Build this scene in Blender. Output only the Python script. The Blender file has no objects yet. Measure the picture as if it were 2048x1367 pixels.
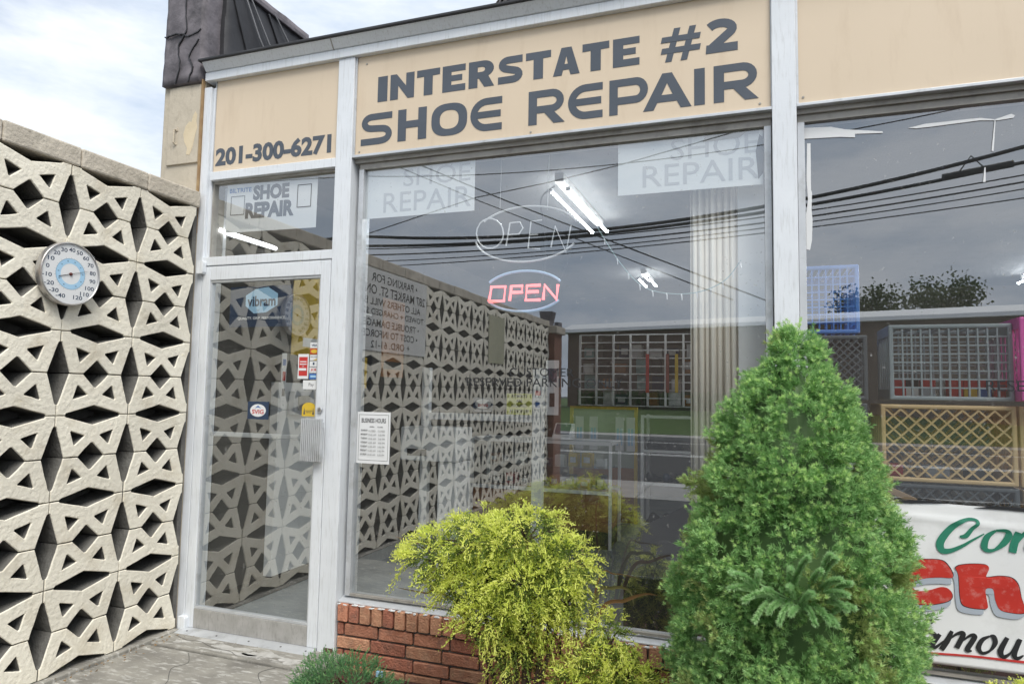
import bpy, bmesh, math, random
import numpy as np
from mathutils import Vector, Matrix
from mathutils.geometry import tessellate_polygon
random.seed(7); rng = np.random.default_rng(7)
R = math.radians
scene = bpy.context.scene
col = scene.collection

# ------------------------------------------------------------------ camera
CAM = np.array([3.167, -3.1758, 1.3687]); YAW, PITCH, ROLL, FPX = 0.3447, 0.0757, 0.0176, 1368.11
_f = np.array([-math.sin(YAW)*math.cos(PITCH), math.cos(YAW)*math.cos(PITCH), math.sin(PITCH)])
_r = np.array([math.cos(YAW), math.sin(YAW), 0.0]); _u = np.cross(_r, _f)
_R = math.cos(ROLL)*_r + math.sin(ROLL)*_u; _U = -math.sin(ROLL)*_r + math.cos(ROLL)*_u
cam_data = bpy.data.cameras.new('camera'); cam = bpy.data.objects.new('camera', cam_data); col.objects.link(cam)
cam_data.sensor_width = 36; cam_data.lens = FPX/2048*36; cam_data.clip_start = 0.05; cam_data.clip_end = 2000
m = Matrix(((_R[0], _U[0], -_f[0], CAM[0]), (_R[1], _U[1], -_f[1], CAM[1]), (_R[2], _U[2], -_f[2], CAM[2]), (0, 0, 0, 1)))
cam.matrix_world = m
scene.camera = cam
def PY(u, v, y):        # the point of the plane y=const that was measured at this place of the photograph
    d = _f + _R*(u-1024)/FPX + _U*(683.5-v)/FPX; t = (y-CAM[1])/d[1]; return CAM + d*t
def PX(u, v, x):
    d = _f + _R*(u-1024)/FPX + _U*(683.5-v)/FPX; t = (x-CAM[0])/d[0]; return CAM + d*t

# ------------------------------------------------------------------ sky, sun, exposure
SUN_EL, SUN_AZ = 52.0, 140.0          # azimuth measured from +y towards +x
world = bpy.data.worlds.new('World'); scene.world = world; world.use_nodes = True
nt = world.node_tree; nt.nodes.clear()
def N(nt, t, **kw):
    n = nt.nodes.new(t)
    for k, v in kw.items(): setattr(n, k, v)
    return n
out = N(nt, 'ShaderNodeOutputWorld'); bg = N(nt, 'ShaderNodeBackground')
sky = N(nt, 'ShaderNodeTexSky', sky_type='NISHITA'); sky.sun_disc = False
sky.sun_elevation = R(SUN_EL); sky.sun_rotation = R(SUN_AZ); sky.air_density = 1.0; sky.dust_density = 2.0
tc = N(nt, 'ShaderNodeTexCoord'); mp = N(nt, 'ShaderNodeMapping'); mp.inputs['Scale'].default_value = (1.0, 1.0, 3.2)
n1 = N(nt, 'ShaderNodeTexNoise'); n1.inputs['Scale'].default_value = 1.7; n1.inputs['Detail'].default_value = 7; n1.inputs['Roughness'].default_value = 0.55; n1.inputs['Distortion'].default_value = 0.4
n2 = N(nt, 'ShaderNodeTexNoise'); n2.inputs['Scale'].default_value = 3.4; n2.inputs['Detail'].default_value = 6; n2.inputs['Roughness'].default_value = 0.6
r1 = N(nt, 'ShaderNodeValToRGB'); r1.color_ramp.elements[0].position = 0.16; r1.color_ramp.elements[1].position = 0.40
r2 = N(nt, 'ShaderNodeValToRGB'); r2.color_ramp.elements[0].position = 0.36; r2.color_ramp.elements[1].position = 0.60
r2.color_ramp.elements[0].color = (4.5, 5.3, 6.4, 1); r2.color_ramp.elements[1].color = (7.0, 7.4, 8.0, 1)
mix = N(nt, 'ShaderNodeMix', data_type='RGBA')
L = nt.links.new
L(tc.outputs['Generated'], mp.inputs['Vector']); L(mp.outputs['Vector'], n1.inputs['Vector']); L(mp.outputs['Vector'], n2.inputs['Vector'])
L(n1.outputs['Fac'], r1.inputs['Fac']); L(n2.outputs['Fac'], r2.inputs['Fac'])
L(r1.outputs['Color'], mix.inputs['Factor']); L(sky.outputs['Color'], mix.inputs['A']); L(r2.outputs['Color'], mix.inputs['B'])
L(mix.outputs['Result'], bg.inputs['Color']); bg.inputs['Strength'].default_value = 0.095
L(bg.outputs['Background'], out.inputs['Surface'])
sd = bpy.data.lights.new('sun', 'SUN'); sd.energy = 2.0; sd.angle = R(30); sd.color = (1.0, 0.96, 0.9)
so = bpy.data.objects.new('sun', sd); col.objects.link(so)
sdir = Vector((math.sin(R(SUN_AZ))*math.cos(R(SUN_EL)), math.cos(R(SUN_AZ))*math.cos(R(SUN_EL)), math.sin(R(SUN_EL))))
so.rotation_euler = sdir.to_track_quat('Z', 'Y').to_euler(); so.location = (8, -12, 14)
vs = scene.view_settings; vs.view_transform = 'Standard'; vs.look = 'None'; vs.exposure = 0.62; vs.gamma = 1.0; vs.use_curve_mapping = False
scene.cycles.transparent_max_bounces = 24; scene.cycles.max_bounces = 10; scene.cycles.glossy_bounces = 5
scene.cycles.caustics_reflective = False; scene.cycles.caustics_refractive = False
scene.cycles.use_denoising = True

# ------------------------------------------------------------------ materials
MATS = {}
def mat(name, c, c2=None, scale=8.0, rough=0.6, metal=0.0, bump=0.0, bscale=None, spec=0.5, stain=None, stain_scale=3.0, stain_amt=0.5,
        emit=None, estr=0.0, streak=None, detail=6.0, rnd=0.0, aniso=(1, 1, 1)):
    if name in MATS: return MATS[name]
    mt = bpy.data.materials.new(name); mt.use_nodes = True; t = mt.node_tree; t.nodes.clear()
    o = N(t, 'ShaderNodeOutputMaterial'); p = N(t, 'ShaderNodeBsdfPrincipled'); t.links.new(p.outputs[0], o.inputs[0])
    p.inputs['Roughness'].default_value = rough; p.inputs['Metallic'].default_value = metal; p.inputs['Specular IOR Level'].default_value = spec
    tcn = N(t, 'ShaderNodeTexCoord'); mpn = N(t, 'ShaderNodeMapping'); mpn.inputs['Scale'].default_value = aniso
    geo = N(t, 'ShaderNodeNewGeometry'); t.links.new(geo.outputs['Position'], mpn.inputs['Vector'])
    vec = mpn.outputs['Vector']
    c2 = c2 or tuple(x*0.86 for x in c)
    nz = N(t, 'ShaderNodeTexNoise'); nz.inputs['Scale'].default_value = scale; nz.inputs['Detail'].default_value = detail
    t.links.new(vec, nz.inputs['Vector'])
    rp = N(t, 'ShaderNodeValToRGB'); rp.color_ramp.elements[0].position = 0.32; rp.color_ramp.elements[1].position = 0.68
    rp.color_ramp.elements[0].color = (*c2, 1); rp.color_ramp.elements[1].color = (*c, 1)
    t.links.new(nz.outputs['Fac'], rp.inputs['Fac']); cur = rp.outputs['Color']
    if stain:
        sn = N(t, 'ShaderNodeTexNoise'); sn.inputs['Scale'].default_value = stain_scale; sn.inputs['Detail'].default_value = 8; sn.inputs['Roughness'].default_value = 0.65
        if streak:
            m2 = N(t, 'ShaderNodeMapping'); m2.inputs['Scale'].default_value = streak; t.links.new(geo.outputs['Position'], m2.inputs['Vector']); t.links.new(m2.outputs['Vector'], sn.inputs['Vector'])
        else: t.links.new(geo.outputs['Position'], sn.inputs['Vector'])
        sr = N(t, 'ShaderNodeValToRGB'); sr.color_ramp.elements[0].position = 0.52; sr.color_ramp.elements[1].position = 0.72
        sr.color_ramp.elements[0].color = (0, 0, 0, 1); sr.color_ramp.elements[1].color = (stain_amt,)*3 + (1,)
        t.links.new(sn.outputs['Fac'], sr.inputs['Fac'])
        mx = N(t, 'ShaderNodeMix', data_type='RGBA'); t.links.new(sr.outputs['Color'], mx.inputs['Factor']); t.links.new(cur, mx.inputs['A']); mx.inputs['B'].default_value = (*stain, 1)
        cur = mx.outputs['Result']
    if rnd:
        oi = N(t, 'ShaderNodeObjectInfo'); hs = N(t, 'ShaderNodeHueSaturation'); mr = N(t, 'ShaderNodeMapRange')
        mr.inputs['To Min'].default_value = 1-rnd; mr.inputs['To Max'].default_value = 1+rnd
        t.links.new(oi.outputs['Random'], mr.inputs['Value']); t.links.new(mr.outputs['Result'], hs.inputs['Value']); t.links.new(cur, hs.inputs['Color']); cur = hs.outputs['Color']
    t.links.new(cur, p.inputs['Base Color'])
    if bump:
        bn = N(t, 'ShaderNodeTexNoise'); bn.inputs['Scale'].default_value = bscale or scale*6; bn.inputs['Detail'].default_value = 8; t.links.new(vec, bn.inputs['Vector'])
        b = N(t, 'ShaderNodeBump'); b.inputs['Strength'].default_value = bump; b.inputs['Distance'].default_value = 0.01
        t.links.new(bn.outputs['Fac'], b.inputs['Height']); t.links.new(b.outputs['Normal'], p.inputs['Normal'])
    if emit:
        p.inputs['Emission Color'].default_value = (*emit, 1); p.inputs['Emission Strength'].default_value = estr
    MATS[name] = mt; return mt
def glass(name, refl=0.33, tint=(0.95, 0.97, 0.97), dust=0.02):
    if name in MATS: return MATS[name]
    mt = bpy.data.materials.new(name); mt.use_nodes = True; t = mt.node_tree; t.nodes.clear()
    o = N(t, 'ShaderNodeOutputMaterial'); tr = N(t, 'ShaderNodeBsdfTransparent'); tr.inputs[0].default_value = (*tint, 1)
    gl = N(t, 'ShaderNodeBsdfGlossy'); gl.inputs['Roughness'].default_value = 0.0; gl.inputs['Color'].default_value = (0.96, 0.98, 1, 1)
    fr = N(t, 'ShaderNodeLayerWeight'); fr.inputs['Blend'].default_value = 0.5
    pw = N(t, 'ShaderNodeMath', operation='POWER'); pw.inputs[1].default_value = 4.0; t.links.new(fr.outputs['Facing'], pw.inputs[0])
    ma = N(t, 'ShaderNodeMath', operation='MULTIPLY_ADD'); ma.inputs[1].default_value = (1-refl)*0.8; ma.inputs[2].default_value = refl; ma.use_clamp = True
    t.links.new(pw.outputs[0], ma.inputs[0])
    ms = N(t, 'ShaderNodeMixShader'); t.links.new(ma.outputs[0], ms.inputs[0]); t.links.new(tr.outputs[0], ms.inputs[1]); t.links.new(gl.outputs[0], ms.inputs[2])
    df = N(t, 'ShaderNodeBsdfDiffuse'); df.inputs[0].default_value = (0.6, 0.6, 0.58, 1)
    geo = N(t, 'ShaderNodeNewGeometry'); nz = N(t, 'ShaderNodeTexNoise'); nz.inputs['Scale'].default_value = 60; nz.inputs['Detail'].default_value = 4; t.links.new(geo.outputs['Position'], nz.inputs['Vector'])
    n3 = N(t, 'ShaderNodeTexNoise'); n3.inputs['Scale'].default_value = 2.2; n3.inputs['Detail'].default_value = 5; t.links.new(geo.outputs['Position'], n3.inputs['Vector'])
    rp = N(t, 'ShaderNodeValToRGB'); rp.color_ramp.elements[0].position = 0.66; rp.color_ramp.elements[1].position = 0.72; rp.color_ramp.elements[1].color = (0.35, 0.35, 0.35, 1)
    t.links.new(nz.outputs['Fac'], rp.inputs['Fac'])
    mm = N(t, 'ShaderNodeMath', operation='MULTIPLY_ADD'); t.links.new(n3.outputs['Fac'], mm.inputs[0]); mm.inputs[1].default_value = dust*1.2; t.links.new(rp.outputs['Color'], mm.inputs[2])
    m3 = N(t, 'ShaderNodeMath', operation='MULTIPLY'); t.links.new(mm.outputs[0], m3.inputs[0]); m3.inputs[1].default_value = 0.8
    m2 = N(t, 'ShaderNodeMixShader'); t.links.new(m3.outputs[0], m2.inputs[0]); t.links.new(ms.outputs[0], m2.inputs[1]); t.links.new(df.outputs[0], m2.inputs[2])
    t.links.new(m2.outputs[0], o.inputs[0]); MATS[name] = mt; return mt
def leafmat(name, c, c2, trans=0.4, rough=0.55):
    if name in MATS: return MATS[name]
    mt = bpy.data.materials.new(name); mt.use_nodes = True; t = mt.node_tree; t.nodes.clear()
    o = N(t, 'ShaderNodeOutputMaterial'); p = N(t, 'ShaderNodeBsdfPrincipled'); p.inputs['Roughness'].default_value = rough; p.inputs['Specular IOR Level'].default_value = 0.35
    geo = N(t, 'ShaderNodeNewGeometry'); nz = N(t, 'ShaderNodeTexNoise'); nz.inputs['Scale'].default_value = 9; nz.inputs['Detail'].default_value = 3; t.links.new(geo.outputs['Position'], nz.inputs['Vector'])
    ad = N(t, 'ShaderNodeMath', operation='MULTIPLY_ADD'); t.links.new(geo.outputs['Random Per Island'], ad.inputs[0]); ad.inputs[1].default_value = 0.45
    sc = N(t, 'ShaderNodeMath', operation='MULTIPLY_ADD'); t.links.new(nz.outputs['Fac'], sc.inputs[0]); sc.inputs[1].default_value = 1.4; sc.inputs[2].default_value = -0.42
    t.links.new(sc.outputs[0], ad.inputs[2])
    mx = N(t, 'ShaderNodeMix', data_type='RGBA'); t.links.new(ad.outputs[0], mx.inputs['Factor']); mx.inputs['A'].default_value = (*c2, 1); mx.inputs['B'].default_value = (*c, 1)
    mx.clamp_factor = True
    t.links.new(mx.outputs['Result'], p.inputs['Base Color'])
    tl = N(t, 'ShaderNodeBsdfTranslucent'); t.links.new(mx.outputs['Result'], tl.inputs[0])
    ms = N(t, 'ShaderNodeMixShader'); ms.inputs[0].default_value = trans; t.links.new(p.outputs[0], ms.inputs[1]); t.links.new(tl.outputs[0], ms.inputs[2]); t.links.new(ms.outputs[0], o.inputs[0])
    MATS[name] = mt; return mt

M_ALU = mat('painted_aluminium', (0.80, 0.83, 0.86), (0.73, 0.76, 0.79), scale=5, rough=0.38, spec=0.5, bump=0.05, bscale=90, stain=(0.42, 0.42, 0.40), stain_scale=6, stain_amt=0.45, streak=(14, 14, 1.2))
M_ALU2 = mat('brushed_aluminium', (0.66, 0.68, 0.70), (0.56, 0.58, 0.60), scale=7, rough=0.42, metal=0.35, bump=0.06, bscale=120, stain=(0.3, 0.3, 0.28), stain_scale=9, stain_amt=0.5)
M_ALUD = mat('worn_kick_aluminium', (0.50, 0.49, 0.47), (0.40, 0.39, 0.37), scale=14, rough=0.5, metal=0.3, bump=0.1, bscale=60, stain=(0.22, 0.21, 0.19), stain_scale=8, stain_amt=0.6, streak=(10, 10, 3))
M_BRONZE = mat('grey_window_trim', (0.42, 0.40, 0.36), (0.33, 0.31, 0.28), scale=9, rough=0.5, metal=0.2, stain=(0.15, 0.14, 0.12), stain_scale=12, stain_amt=0.5)
M_TAN = mat('tan_sign_panel', (0.73, 0.60, 0.445), (0.695, 0.57, 0.42), scale=1.2, rough=0.45, bump=0.02, bscale=40, stain=(0.58, 0.45, 0.31), stain_scale=2.6, stain_amt=0.38, streak=(5, 5, 1.1))
M_LET = mat('slate_vinyl', (0.085, 0.10, 0.125), (0.07, 0.085, 0.105), scale=4, rough=0.4)
M_CREAM = mat('cream_paint_block', (0.90, 0.85, 0.72), (0.83, 0.78, 0.655), scale=3.5, rough=0.85, bump=0.6, bscale=45, stain=(0.50, 0.42, 0.29), stain_scale=5.5, stain_amt=0.5, rnd=0.06, spec=0.25)
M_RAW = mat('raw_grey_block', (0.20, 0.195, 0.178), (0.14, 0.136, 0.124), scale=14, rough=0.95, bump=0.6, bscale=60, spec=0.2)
M_COPE = mat('weathered_coping', (0.66, 0.60, 0.50), (0.52, 0.47, 0.39), scale=6, rough=0.9, bump=0.7, bscale=45, stain=(0.2, 0.18, 0.14), stain_scale=7, stain_amt=0.6, rnd=0.05, spec=0.2)
M_GROUT_SHADE = mat('dark_mortar_and_shade', (0.17, 0.165, 0.15), (0.11, 0.105, 0.10), scale=12, rough=0.95, bump=0.5, bscale=60)  # mortar and cracks; also the painted gap shade and light-stopping slab of the block wall
M_BEIGE = mat('beige_painted_plaster', (0.60, 0.53, 0.42), (0.52, 0.46, 0.36), scale=5, rough=0.8, bump=0.3, bscale=30, stain=(0.30, 0.25, 0.18), stain_scale=6, stain_amt=0.4, streak=(6, 6, 2))
M_BEIGE2 = mat('cream_bare_patch', (0.74, 0.62, 0.43), (0.66, 0.55, 0.37), scale=8, rough=0.85, bump=0.2)
M_TAR = mat('tar_coated_masonry', (0.22, 0.20, 0.215), (0.11, 0.10, 0.11), scale=7, rough=0.75, bump=0.6, bscale=26, stain=(0.03, 0.03, 0.032), stain_scale=6, stain_amt=0.85)
M_ROOFM = mat('black_roof_membrane', (0.045, 0.045, 0.05), (0.025, 0.025, 0.028), scale=4, rough=0.6, bump=0.6, bscale=9)
M_CONC = mat('old_concrete', (0.36, 0.345, 0.305), (0.20, 0.19, 0.17), scale=4.5, rough=0.9, bump=0.5, bscale=45, stain=(0.66, 0.65, 0.61), stain_scale=4.5, stain_amt=0.85, streak=(3, 9, 3), spec=0.25)
M_ASPH = mat('asphalt', (0.065, 0.065, 0.067), (0.045, 0.045, 0.047), scale=9, rough=0.9, bump=0.4, bscale=120)
M_WALK = mat('pale_pavement', (0.42, 0.41, 0.39), (0.34, 0.335, 0.32), scale=3, rough=0.9, bump=0.2, bscale=60)
M_SOIL = mat('dark_red_mulch', (0.13, 0.055, 0.045), (0.06, 0.03, 0.025), scale=30, rough=0.95, bump=0.9, bscale=90)
M_GRASS = mat('lawn', (0.10, 0.17, 0.04), (0.06, 0.11, 0.025), scale=6, rough=0.9, bump=0.6, bscale=60)
M_FLOOR = mat('grey_shop_floor', (0.30, 0.33, 0.34), (0.23, 0.26, 0.27), scale=4, rough=0.45, bump=0.04, bscale=30, stain=(0.16, 0.17, 0.17), stain_scale=3, stain_amt=0.4)
M_WWALL = mat('white_painted_wall', (0.80, 0.81, 0.80), (0.72, 0.73, 0.72), scale=2.5, rough=0.7, stain=(0.4, 0.4, 0.38), stain_scale=3, stain_amt=0.3)
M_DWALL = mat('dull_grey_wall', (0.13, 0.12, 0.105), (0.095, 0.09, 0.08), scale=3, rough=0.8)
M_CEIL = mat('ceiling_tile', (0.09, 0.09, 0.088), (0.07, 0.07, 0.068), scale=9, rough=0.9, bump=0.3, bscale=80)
M_BASE = mat('dark_baseboard', (0.05, 0.045, 0.04), (0.03, 0.03, 0.025), scale=10, rough=0.6)
M_GLASS = glass('shop_window_glass', 0.28)
M_GLASSD = glass('door_glass', 0.24, dust=0.02)
M_GLASSC = glass('display_case_glass', 0.10, tint=(0.92, 0.95, 0.95), dust=0.0)
M_WHITE = mat('white_card', (0.82, 0.83, 0.83), (0.78, 0.79, 0.79), scale=3, rough=0.6)
M_WHITEP = mat('white_plastic', (0.86, 0.87, 0.87), (0.8, 0.81, 0.81), scale=4, rough=0.35)
M_BLACK = mat('black_print', (0.02, 0.02, 0.022), (0.016, 0.016, 0.018), rough=0.5)
M_BLACKV = mat('black_vinyl', (0.03, 0.031, 0.034), (0.02, 0.021, 0.023), rough=0.4, scale=6, bump=0.1)
M_GREYPR = mat('faint_grey_print', (0.55, 0.57, 0.60), (0.52, 0.54, 0.57), rough=0.6)
M_RED = mat('red_print', (0.62, 0.05, 0.045), (0.5, 0.04, 0.035), rough=0.5, scale=10)
M_BLUE = mat('blue_print', (0.05, 0.17, 0.50), (0.045, 0.15, 0.44), rough=0.5)
M_LBLUE = mat('pale_blue_print', (0.42, 0.66, 0.86), (0.38, 0.62, 0.82), rough=0.5)
M_NAVY = mat('navy_print', (0.03, 0.055, 0.11), (0.025, 0.045, 0.09), rough=0.5)
M_YEL = mat('yellow_print', (0.75, 0.52, 0.05), (0.68, 0.46, 0.04), rough=0.5)
M_LIME = mat('lime_yellow_card', (0.72, 0.74, 0.12), (0.66, 0.69, 0.1), rough=0.6)
M_GREEN = mat('green_print', (0.03, 0.24, 0.15), (0.025, 0.20, 0.12), rough=0.5)
M_SHAD = mat('blue_grey_print', (0.45, 0.50, 0.56), (0.42, 0.47, 0.53), rough=0.6)
M_WOOD = mat('orange_brown_wood', (0.42, 0.19, 0.075), (0.31, 0.14, 0.055), scale=6, rough=0.45, aniso=(1, 1, 6))
M_TUBE = mat('lit_fluorescent_tube', (0.9, 0.9, 0.9), rough=0.4, emit=(0.93, 0.97, 1.0), estr=42.0)
M_LEDR = mat('lit_red_tube', (0.8, 0.1, 0.1), rough=0.4, emit=(1.0, 0.16, 0.16), estr=1.6)
M_LEDB = mat('lit_blue_tube', (0.45, 0.62, 0.8), rough=0.4, emit=(0.35, 0.62, 1.0), estr=0.12)
M_NEON = mat('unlit_white_neon_tube', (0.86, 0.88, 0.9), rough=0.15)
M_CABLE = mat('black_cable', (0.02, 0.02, 0.02), rough=0.6)
M_TEAL = mat('teal_wire', (0.35, 0.55, 0.55), (0.3, 0.48, 0.48), rough=0.5)
M_CURT = mat('beige_curtain', (0.92, 0.88, 0.80), (0.80, 0.76, 0.68), scale=4, rough=0.9, aniso=(6, 6, 0.5))
M_BARK = mat('bark', (0.10, 0.07, 0.05), (0.06, 0.042, 0.03), scale=20, rough=0.95, bump=0.8, bscale=50, aniso=(3, 3, 0.6))
M_STEEL = mat('bright_steel', (0.62, 0.63, 0.65), (0.55, 0.56, 0.58), scale=8, rough=0.28, metal=0.9)

# ------------------------------------------------------------------ object helpers
ORG = {}
def tag(o, label=None, cat=None, group=None, kind=None):
    if label: o['label'] = label
    if cat: o['category'] = cat
    if group: o['group'] = group
    if kind: o['kind'] = kind
    return o
def thing(name, loc, label, cat, group=None):
    o = bpy.data.objects.new(name, None); o.empty_display_size = 0.05; col.objects.link(o); o.location = loc; ORG[o.name] = Vector(loc)
    return tag(o, label, cat, group)
def org(p): return ORG.get(p.name, Vector((0, 0, 0))) if p else Vector((0, 0, 0))
class MB:
    def __init__(s): s.v = []; s.f = []; s.mi = []
    def add(s, vs, fs, mi=0):
        b = len(s.v); s.v += [tuple(float(c) for c in p) for p in vs]; s.f += [tuple(b+i for i in f) for f in fs]; s.mi += [mi]*len(fs); return s
    def box(s, x0, x1, y0, y1, z0, z1, mi=0):
        v = [(x, y, z) for x in (x0, x1) for y in (y0, y1) for z in (z0, z1)]
        return s.add(v, [(0, 1, 3, 2), (4, 6, 7, 5), (0, 4, 5, 1), (2, 3, 7, 6), (0, 2, 6, 4), (1, 5, 7, 3)], mi)
    def prism(s, poly, fmap, d0, d1, holes=(), mi=0, cap0=True, cap1=True):
        rings = [list(poly)] + [list(h) for h in holes]
        def area(r): return sum(r[i][0]*r[(i+1) % len(r)][1]-r[(i+1) % len(r)][0]*r[i][1] for i in range(len(r)))
        if area(rings[0]) < 0: rings[0].reverse()
        for h in rings[1:]:
            if area(h) > 0: h.reverse()
        flat = [p for r in rings for p in r]; n = len(flat)
        tris = tessellate_polygon([[Vector((p[0], p[1], 0)) for p in r] for r in rings])
        v = [fmap(p[0], p[1], d0) for p in flat] + [fmap(p[0], p[1], d1) for p in flat]
        f = []
        for t in tris:
            a, b, c = [flat[i] for i in t]
            if (b[0]-a[0])*(c[1]-a[1])-(b[1]-a[1])*(c[0]-a[0]) < 0: t = (t[0], t[2], t[1])
            if cap1: f.append((t[0]+n, t[1]+n, t[2]+n))
            if cap0: f.append((t[0], t[2], t[1]))
        o = 0
        for r in rings:
            k = len(r)
            for i in range(k): f.append((o+i, o+(i+1) % k, o+(i+1) % k+n, o+i+n))
            o += k
        return s.add(v, f, mi)
    def tube(s, pts, r, n=6, mi=0, closed=False, r_end=None):
        pts = [Vector(p) for p in pts]; k = len(pts); vs = []; fs = []
        for i, p in enumerate(pts):
            a = pts[(i-1) % k] if (i > 0 or closed) else p; b = pts[(i+1) % k] if (i < k-1 or closed) else p
            t = (b-a).normalized() if (b-a).length > 1e-9 else Vector((0, 0, 1))
            ref = Vector((0, 0, 1)) if abs(t.z) < 0.9 else Vector((0, 1, 0))
            u = t.cross(ref).normalized(); w = t.cross(u)
            rr = r if r_end is None else r+(r_end-r)*i/(k-1)
            for j in range(n):
                an = 2*math.pi*j/n; vs.append(p+u*math.cos(an)*rr+w*math.sin(an)*rr)
        for i in range(k if closed else k-1):
            for j in range(n): 
                a = i*n+j; b = i*n+(j+1) % n; c = ((i+1) % k)*n+(j+1) % n; d = ((i+1) % k)*n+j; fs.append((a, b, c, d))
        if not closed: fs += [tuple(range(n-1, -1, -1)), tuple((k-1)*n+j for j in range(n))]
        return s.add(vs, fs, mi)
    def lathe(s, prof, fmap, n=32, mi=0):     # prof: (radius, depth); fmap(u, v, depth)
        vs = []; fs = []
        for (r, d) in prof:
            for j in range(n):
                a = 2*math.pi*j/n; vs.append(fmap(r*math.cos(a), r*math.sin(a), d))
        for i in range(len(prof)-1):
            for j in range(n): fs.append((i*n+j, i*n+(j+1) % n, (i+1)*n+(j+1) % n, (i+1)*n+j))
        return s.add(vs, fs, mi)
    def mesh(s, name, mats, o=Vector((0, 0, 0))):
        me = bpy.data.meshes.new(name); me.from_pydata([(a[0]-o[0], a[1]-o[1], a[2]-o[2]) for a in s.v], [], s.f)
        for mm in (mats if isinstance(mats, (list, tuple)) else [mats]): me.materials.append(mm)
        if any(s.mi): me.polygons.foreach_set('material_index', s.mi)
        me.update(); return me
    def build(s, name, mats, parent=None, bevel=0.0, smooth=False, kind=None):
        o0 = org(parent); me = s.mesh(name, mats, o0)
        if smooth: me.polygons.foreach_set('use_smooth', [True]*len(me.polygons))
        ob = bpy.data.objects.new(name, me); col.objects.link(ob)
        if parent: ob.parent = parent
        ORG[ob.name] = o0
        if bevel:
            b = ob.modifiers.new('bevel', 'BEVEL'); b.width = bevel; b.segments = 2; b.limit_method = 'ANGLE'; b.angle_limit = R(40)
        if kind: ob['kind'] = kind
        return ob
def box(name, m, parent, x0, x1, y0, y1, z0, z1, bevel=0.0, **k): return MB().box(x0, x1, y0, y1, z0, z1).build(name, m, parent, bevel, **k)
def tbox(name, m, label, cat, x0, x1, y0, y1, z0, z1, bevel=0.0, group=None):
    return tag(box(name, m, None, x0, x1, y0, y1, z0, z1, bevel), label, cat, group)
def npmesh(name, V, F, mats, mi=None, parent=None, kind=None, smooth=False):
    o0 = np.array(org(parent)); me = bpy.data.meshes.new(name); V = V - o0; k = F.shape[1]
    me.vertices.add(len(V)); me.vertices.foreach_set('co', V.astype(np.float32).ravel())
    me.loops.add(F.size); me.loops.foreach_set('vertex_index', F.astype(np.int32).ravel())
    me.polygons.add(len(F)); me.polygons.foreach_set('loop_start', np.arange(0, F.size, k, dtype=np.int32)); me.polygons.foreach_set('loop_total', np.full(len(F), k, np.int32))
    for mm in (mats if isinstance(mats, (list, tuple)) else [mats]): me.materials.append(mm)
    if mi is not None: me.polygons.foreach_set('material_index', mi.astype(np.int32))
    if smooth: me.polygons.foreach_set('use_smooth', np.ones(len(F), bool))
    me.update(calc_edges=True); me.validate()
    ob = bpy.data.objects.new(name, me); col.objects.link(ob)
    if parent: ob.parent = parent
    ORG[ob.name] = Vector(o0)
    if kind: ob['kind'] = kind
    return ob
def FAC(u, v, d): return (u, d, v)            # facade plane: u = x, v = z, d = y (smaller d is nearer the street)
def WALLP(u, v, d): return (d, u, v)          # wall plane: u = y, v = z, d = x
# ---- writing
def text2d(body, bold=0.0, spacing=1.0, shear=0.0, align='LEFT', line=1.0):
    c = bpy.data.curves.new('t', 'FONT'); c.body = body; c.size = 1.0; c.offset = bold; c.space_character = spacing; c.shear = shear; c.align_x = align; c.space_line = line
    c.resolution_u = 3; c.fill_mode = 'FRONT'
    o = bpy.data.objects.new('t', c); col.objects.link(o); me = bpy.data.meshes.new_from_object(o)
    v = [(p.co.x, p.co.y) for p in me.vertices]; f = [tuple(p.vertices) for p in me.polygons]
    bpy.data.objects.remove(o); bpy.data.curves.remove(c); bpy.data.meshes.remove(me); return v, f
def put_text(mb, body, x0, x1, z0, z1, fmap, d, bold=0.0, spacing=1.0, shear=0.0, mi=0, mirror=False, keep=False, flip=False, align='LEFT', line=1.0, warp=None):
    v, f = text2d(body, bold, spacing, shear, align, line)
    if not v: return
    a = min(p[0] for p in v); b = max(p[0] for p in v); c = min(p[1] for p in v); e = max(p[1] for p in v)
    sx = (x1-x0)/(b-a); sz = (z1-z0)/(e-c)
    if keep: sx = sz = min(sx, sz)
    q = []
    for p in v:
        u = (p[0]-a)*sx; w = (p[1]-c)*sz
        if keep: u += (x1-x0-(b-a)*sx)/2; w += (z1-z0-(e-c)*sz)/2
        u = x1-u if mirror else x0+u; w = z0+w
        if warp: u, w = warp(u, w)
        q.append(fmap(u, w, d))
    mb.add(q, [tuple(reversed(t)) for t in f] if (mirror != flip) else f, mi)
def stroke(pts, th, closed=False):
    P = [Vector((p[0], p[1])) for p in pts]; n = len(P); Lp = []; Rp = []
    for i in range(n):
        a = P[(i-1) % n] if (closed or i > 0) else None; b = P[(i+1) % n] if (closed or i < n-1) else None
        d1 = (P[i]-a).normalized() if a is not None else None; d2 = (b-P[i]).normalized() if b is not None else None
        if d1 is None: d1 = d2
        if d2 is None: d2 = d1
        n1 = Vector((-d1.y, d1.x)); n2 = Vector((-d2.y, d2.x)); mm = (n1+n2)
        mm = mm.normalized() if mm.length > 1e-6 else n1
        k = 1/max(0.4, mm.dot(n1)); Lp.append(P[i]+mm*th/2*k); Rp.append(P[i]-mm*th/2*k)
    if closed: return [(p.x, p.y) for p in Lp], [(p.x, p.y) for p in Rp]
    return [(p.x, p.y) for p in Lp] + [(p.x, p.y) for p in reversed(Rp)]
def arc(cx, cy, rx, ry, a0, a1, n=10): return [(cx+rx*math.cos(R(a0+(a1-a0)*i/n)), cy+ry*math.sin(R(a0+(a1-a0)*i/n))) for i in range(n+1)]
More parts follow.
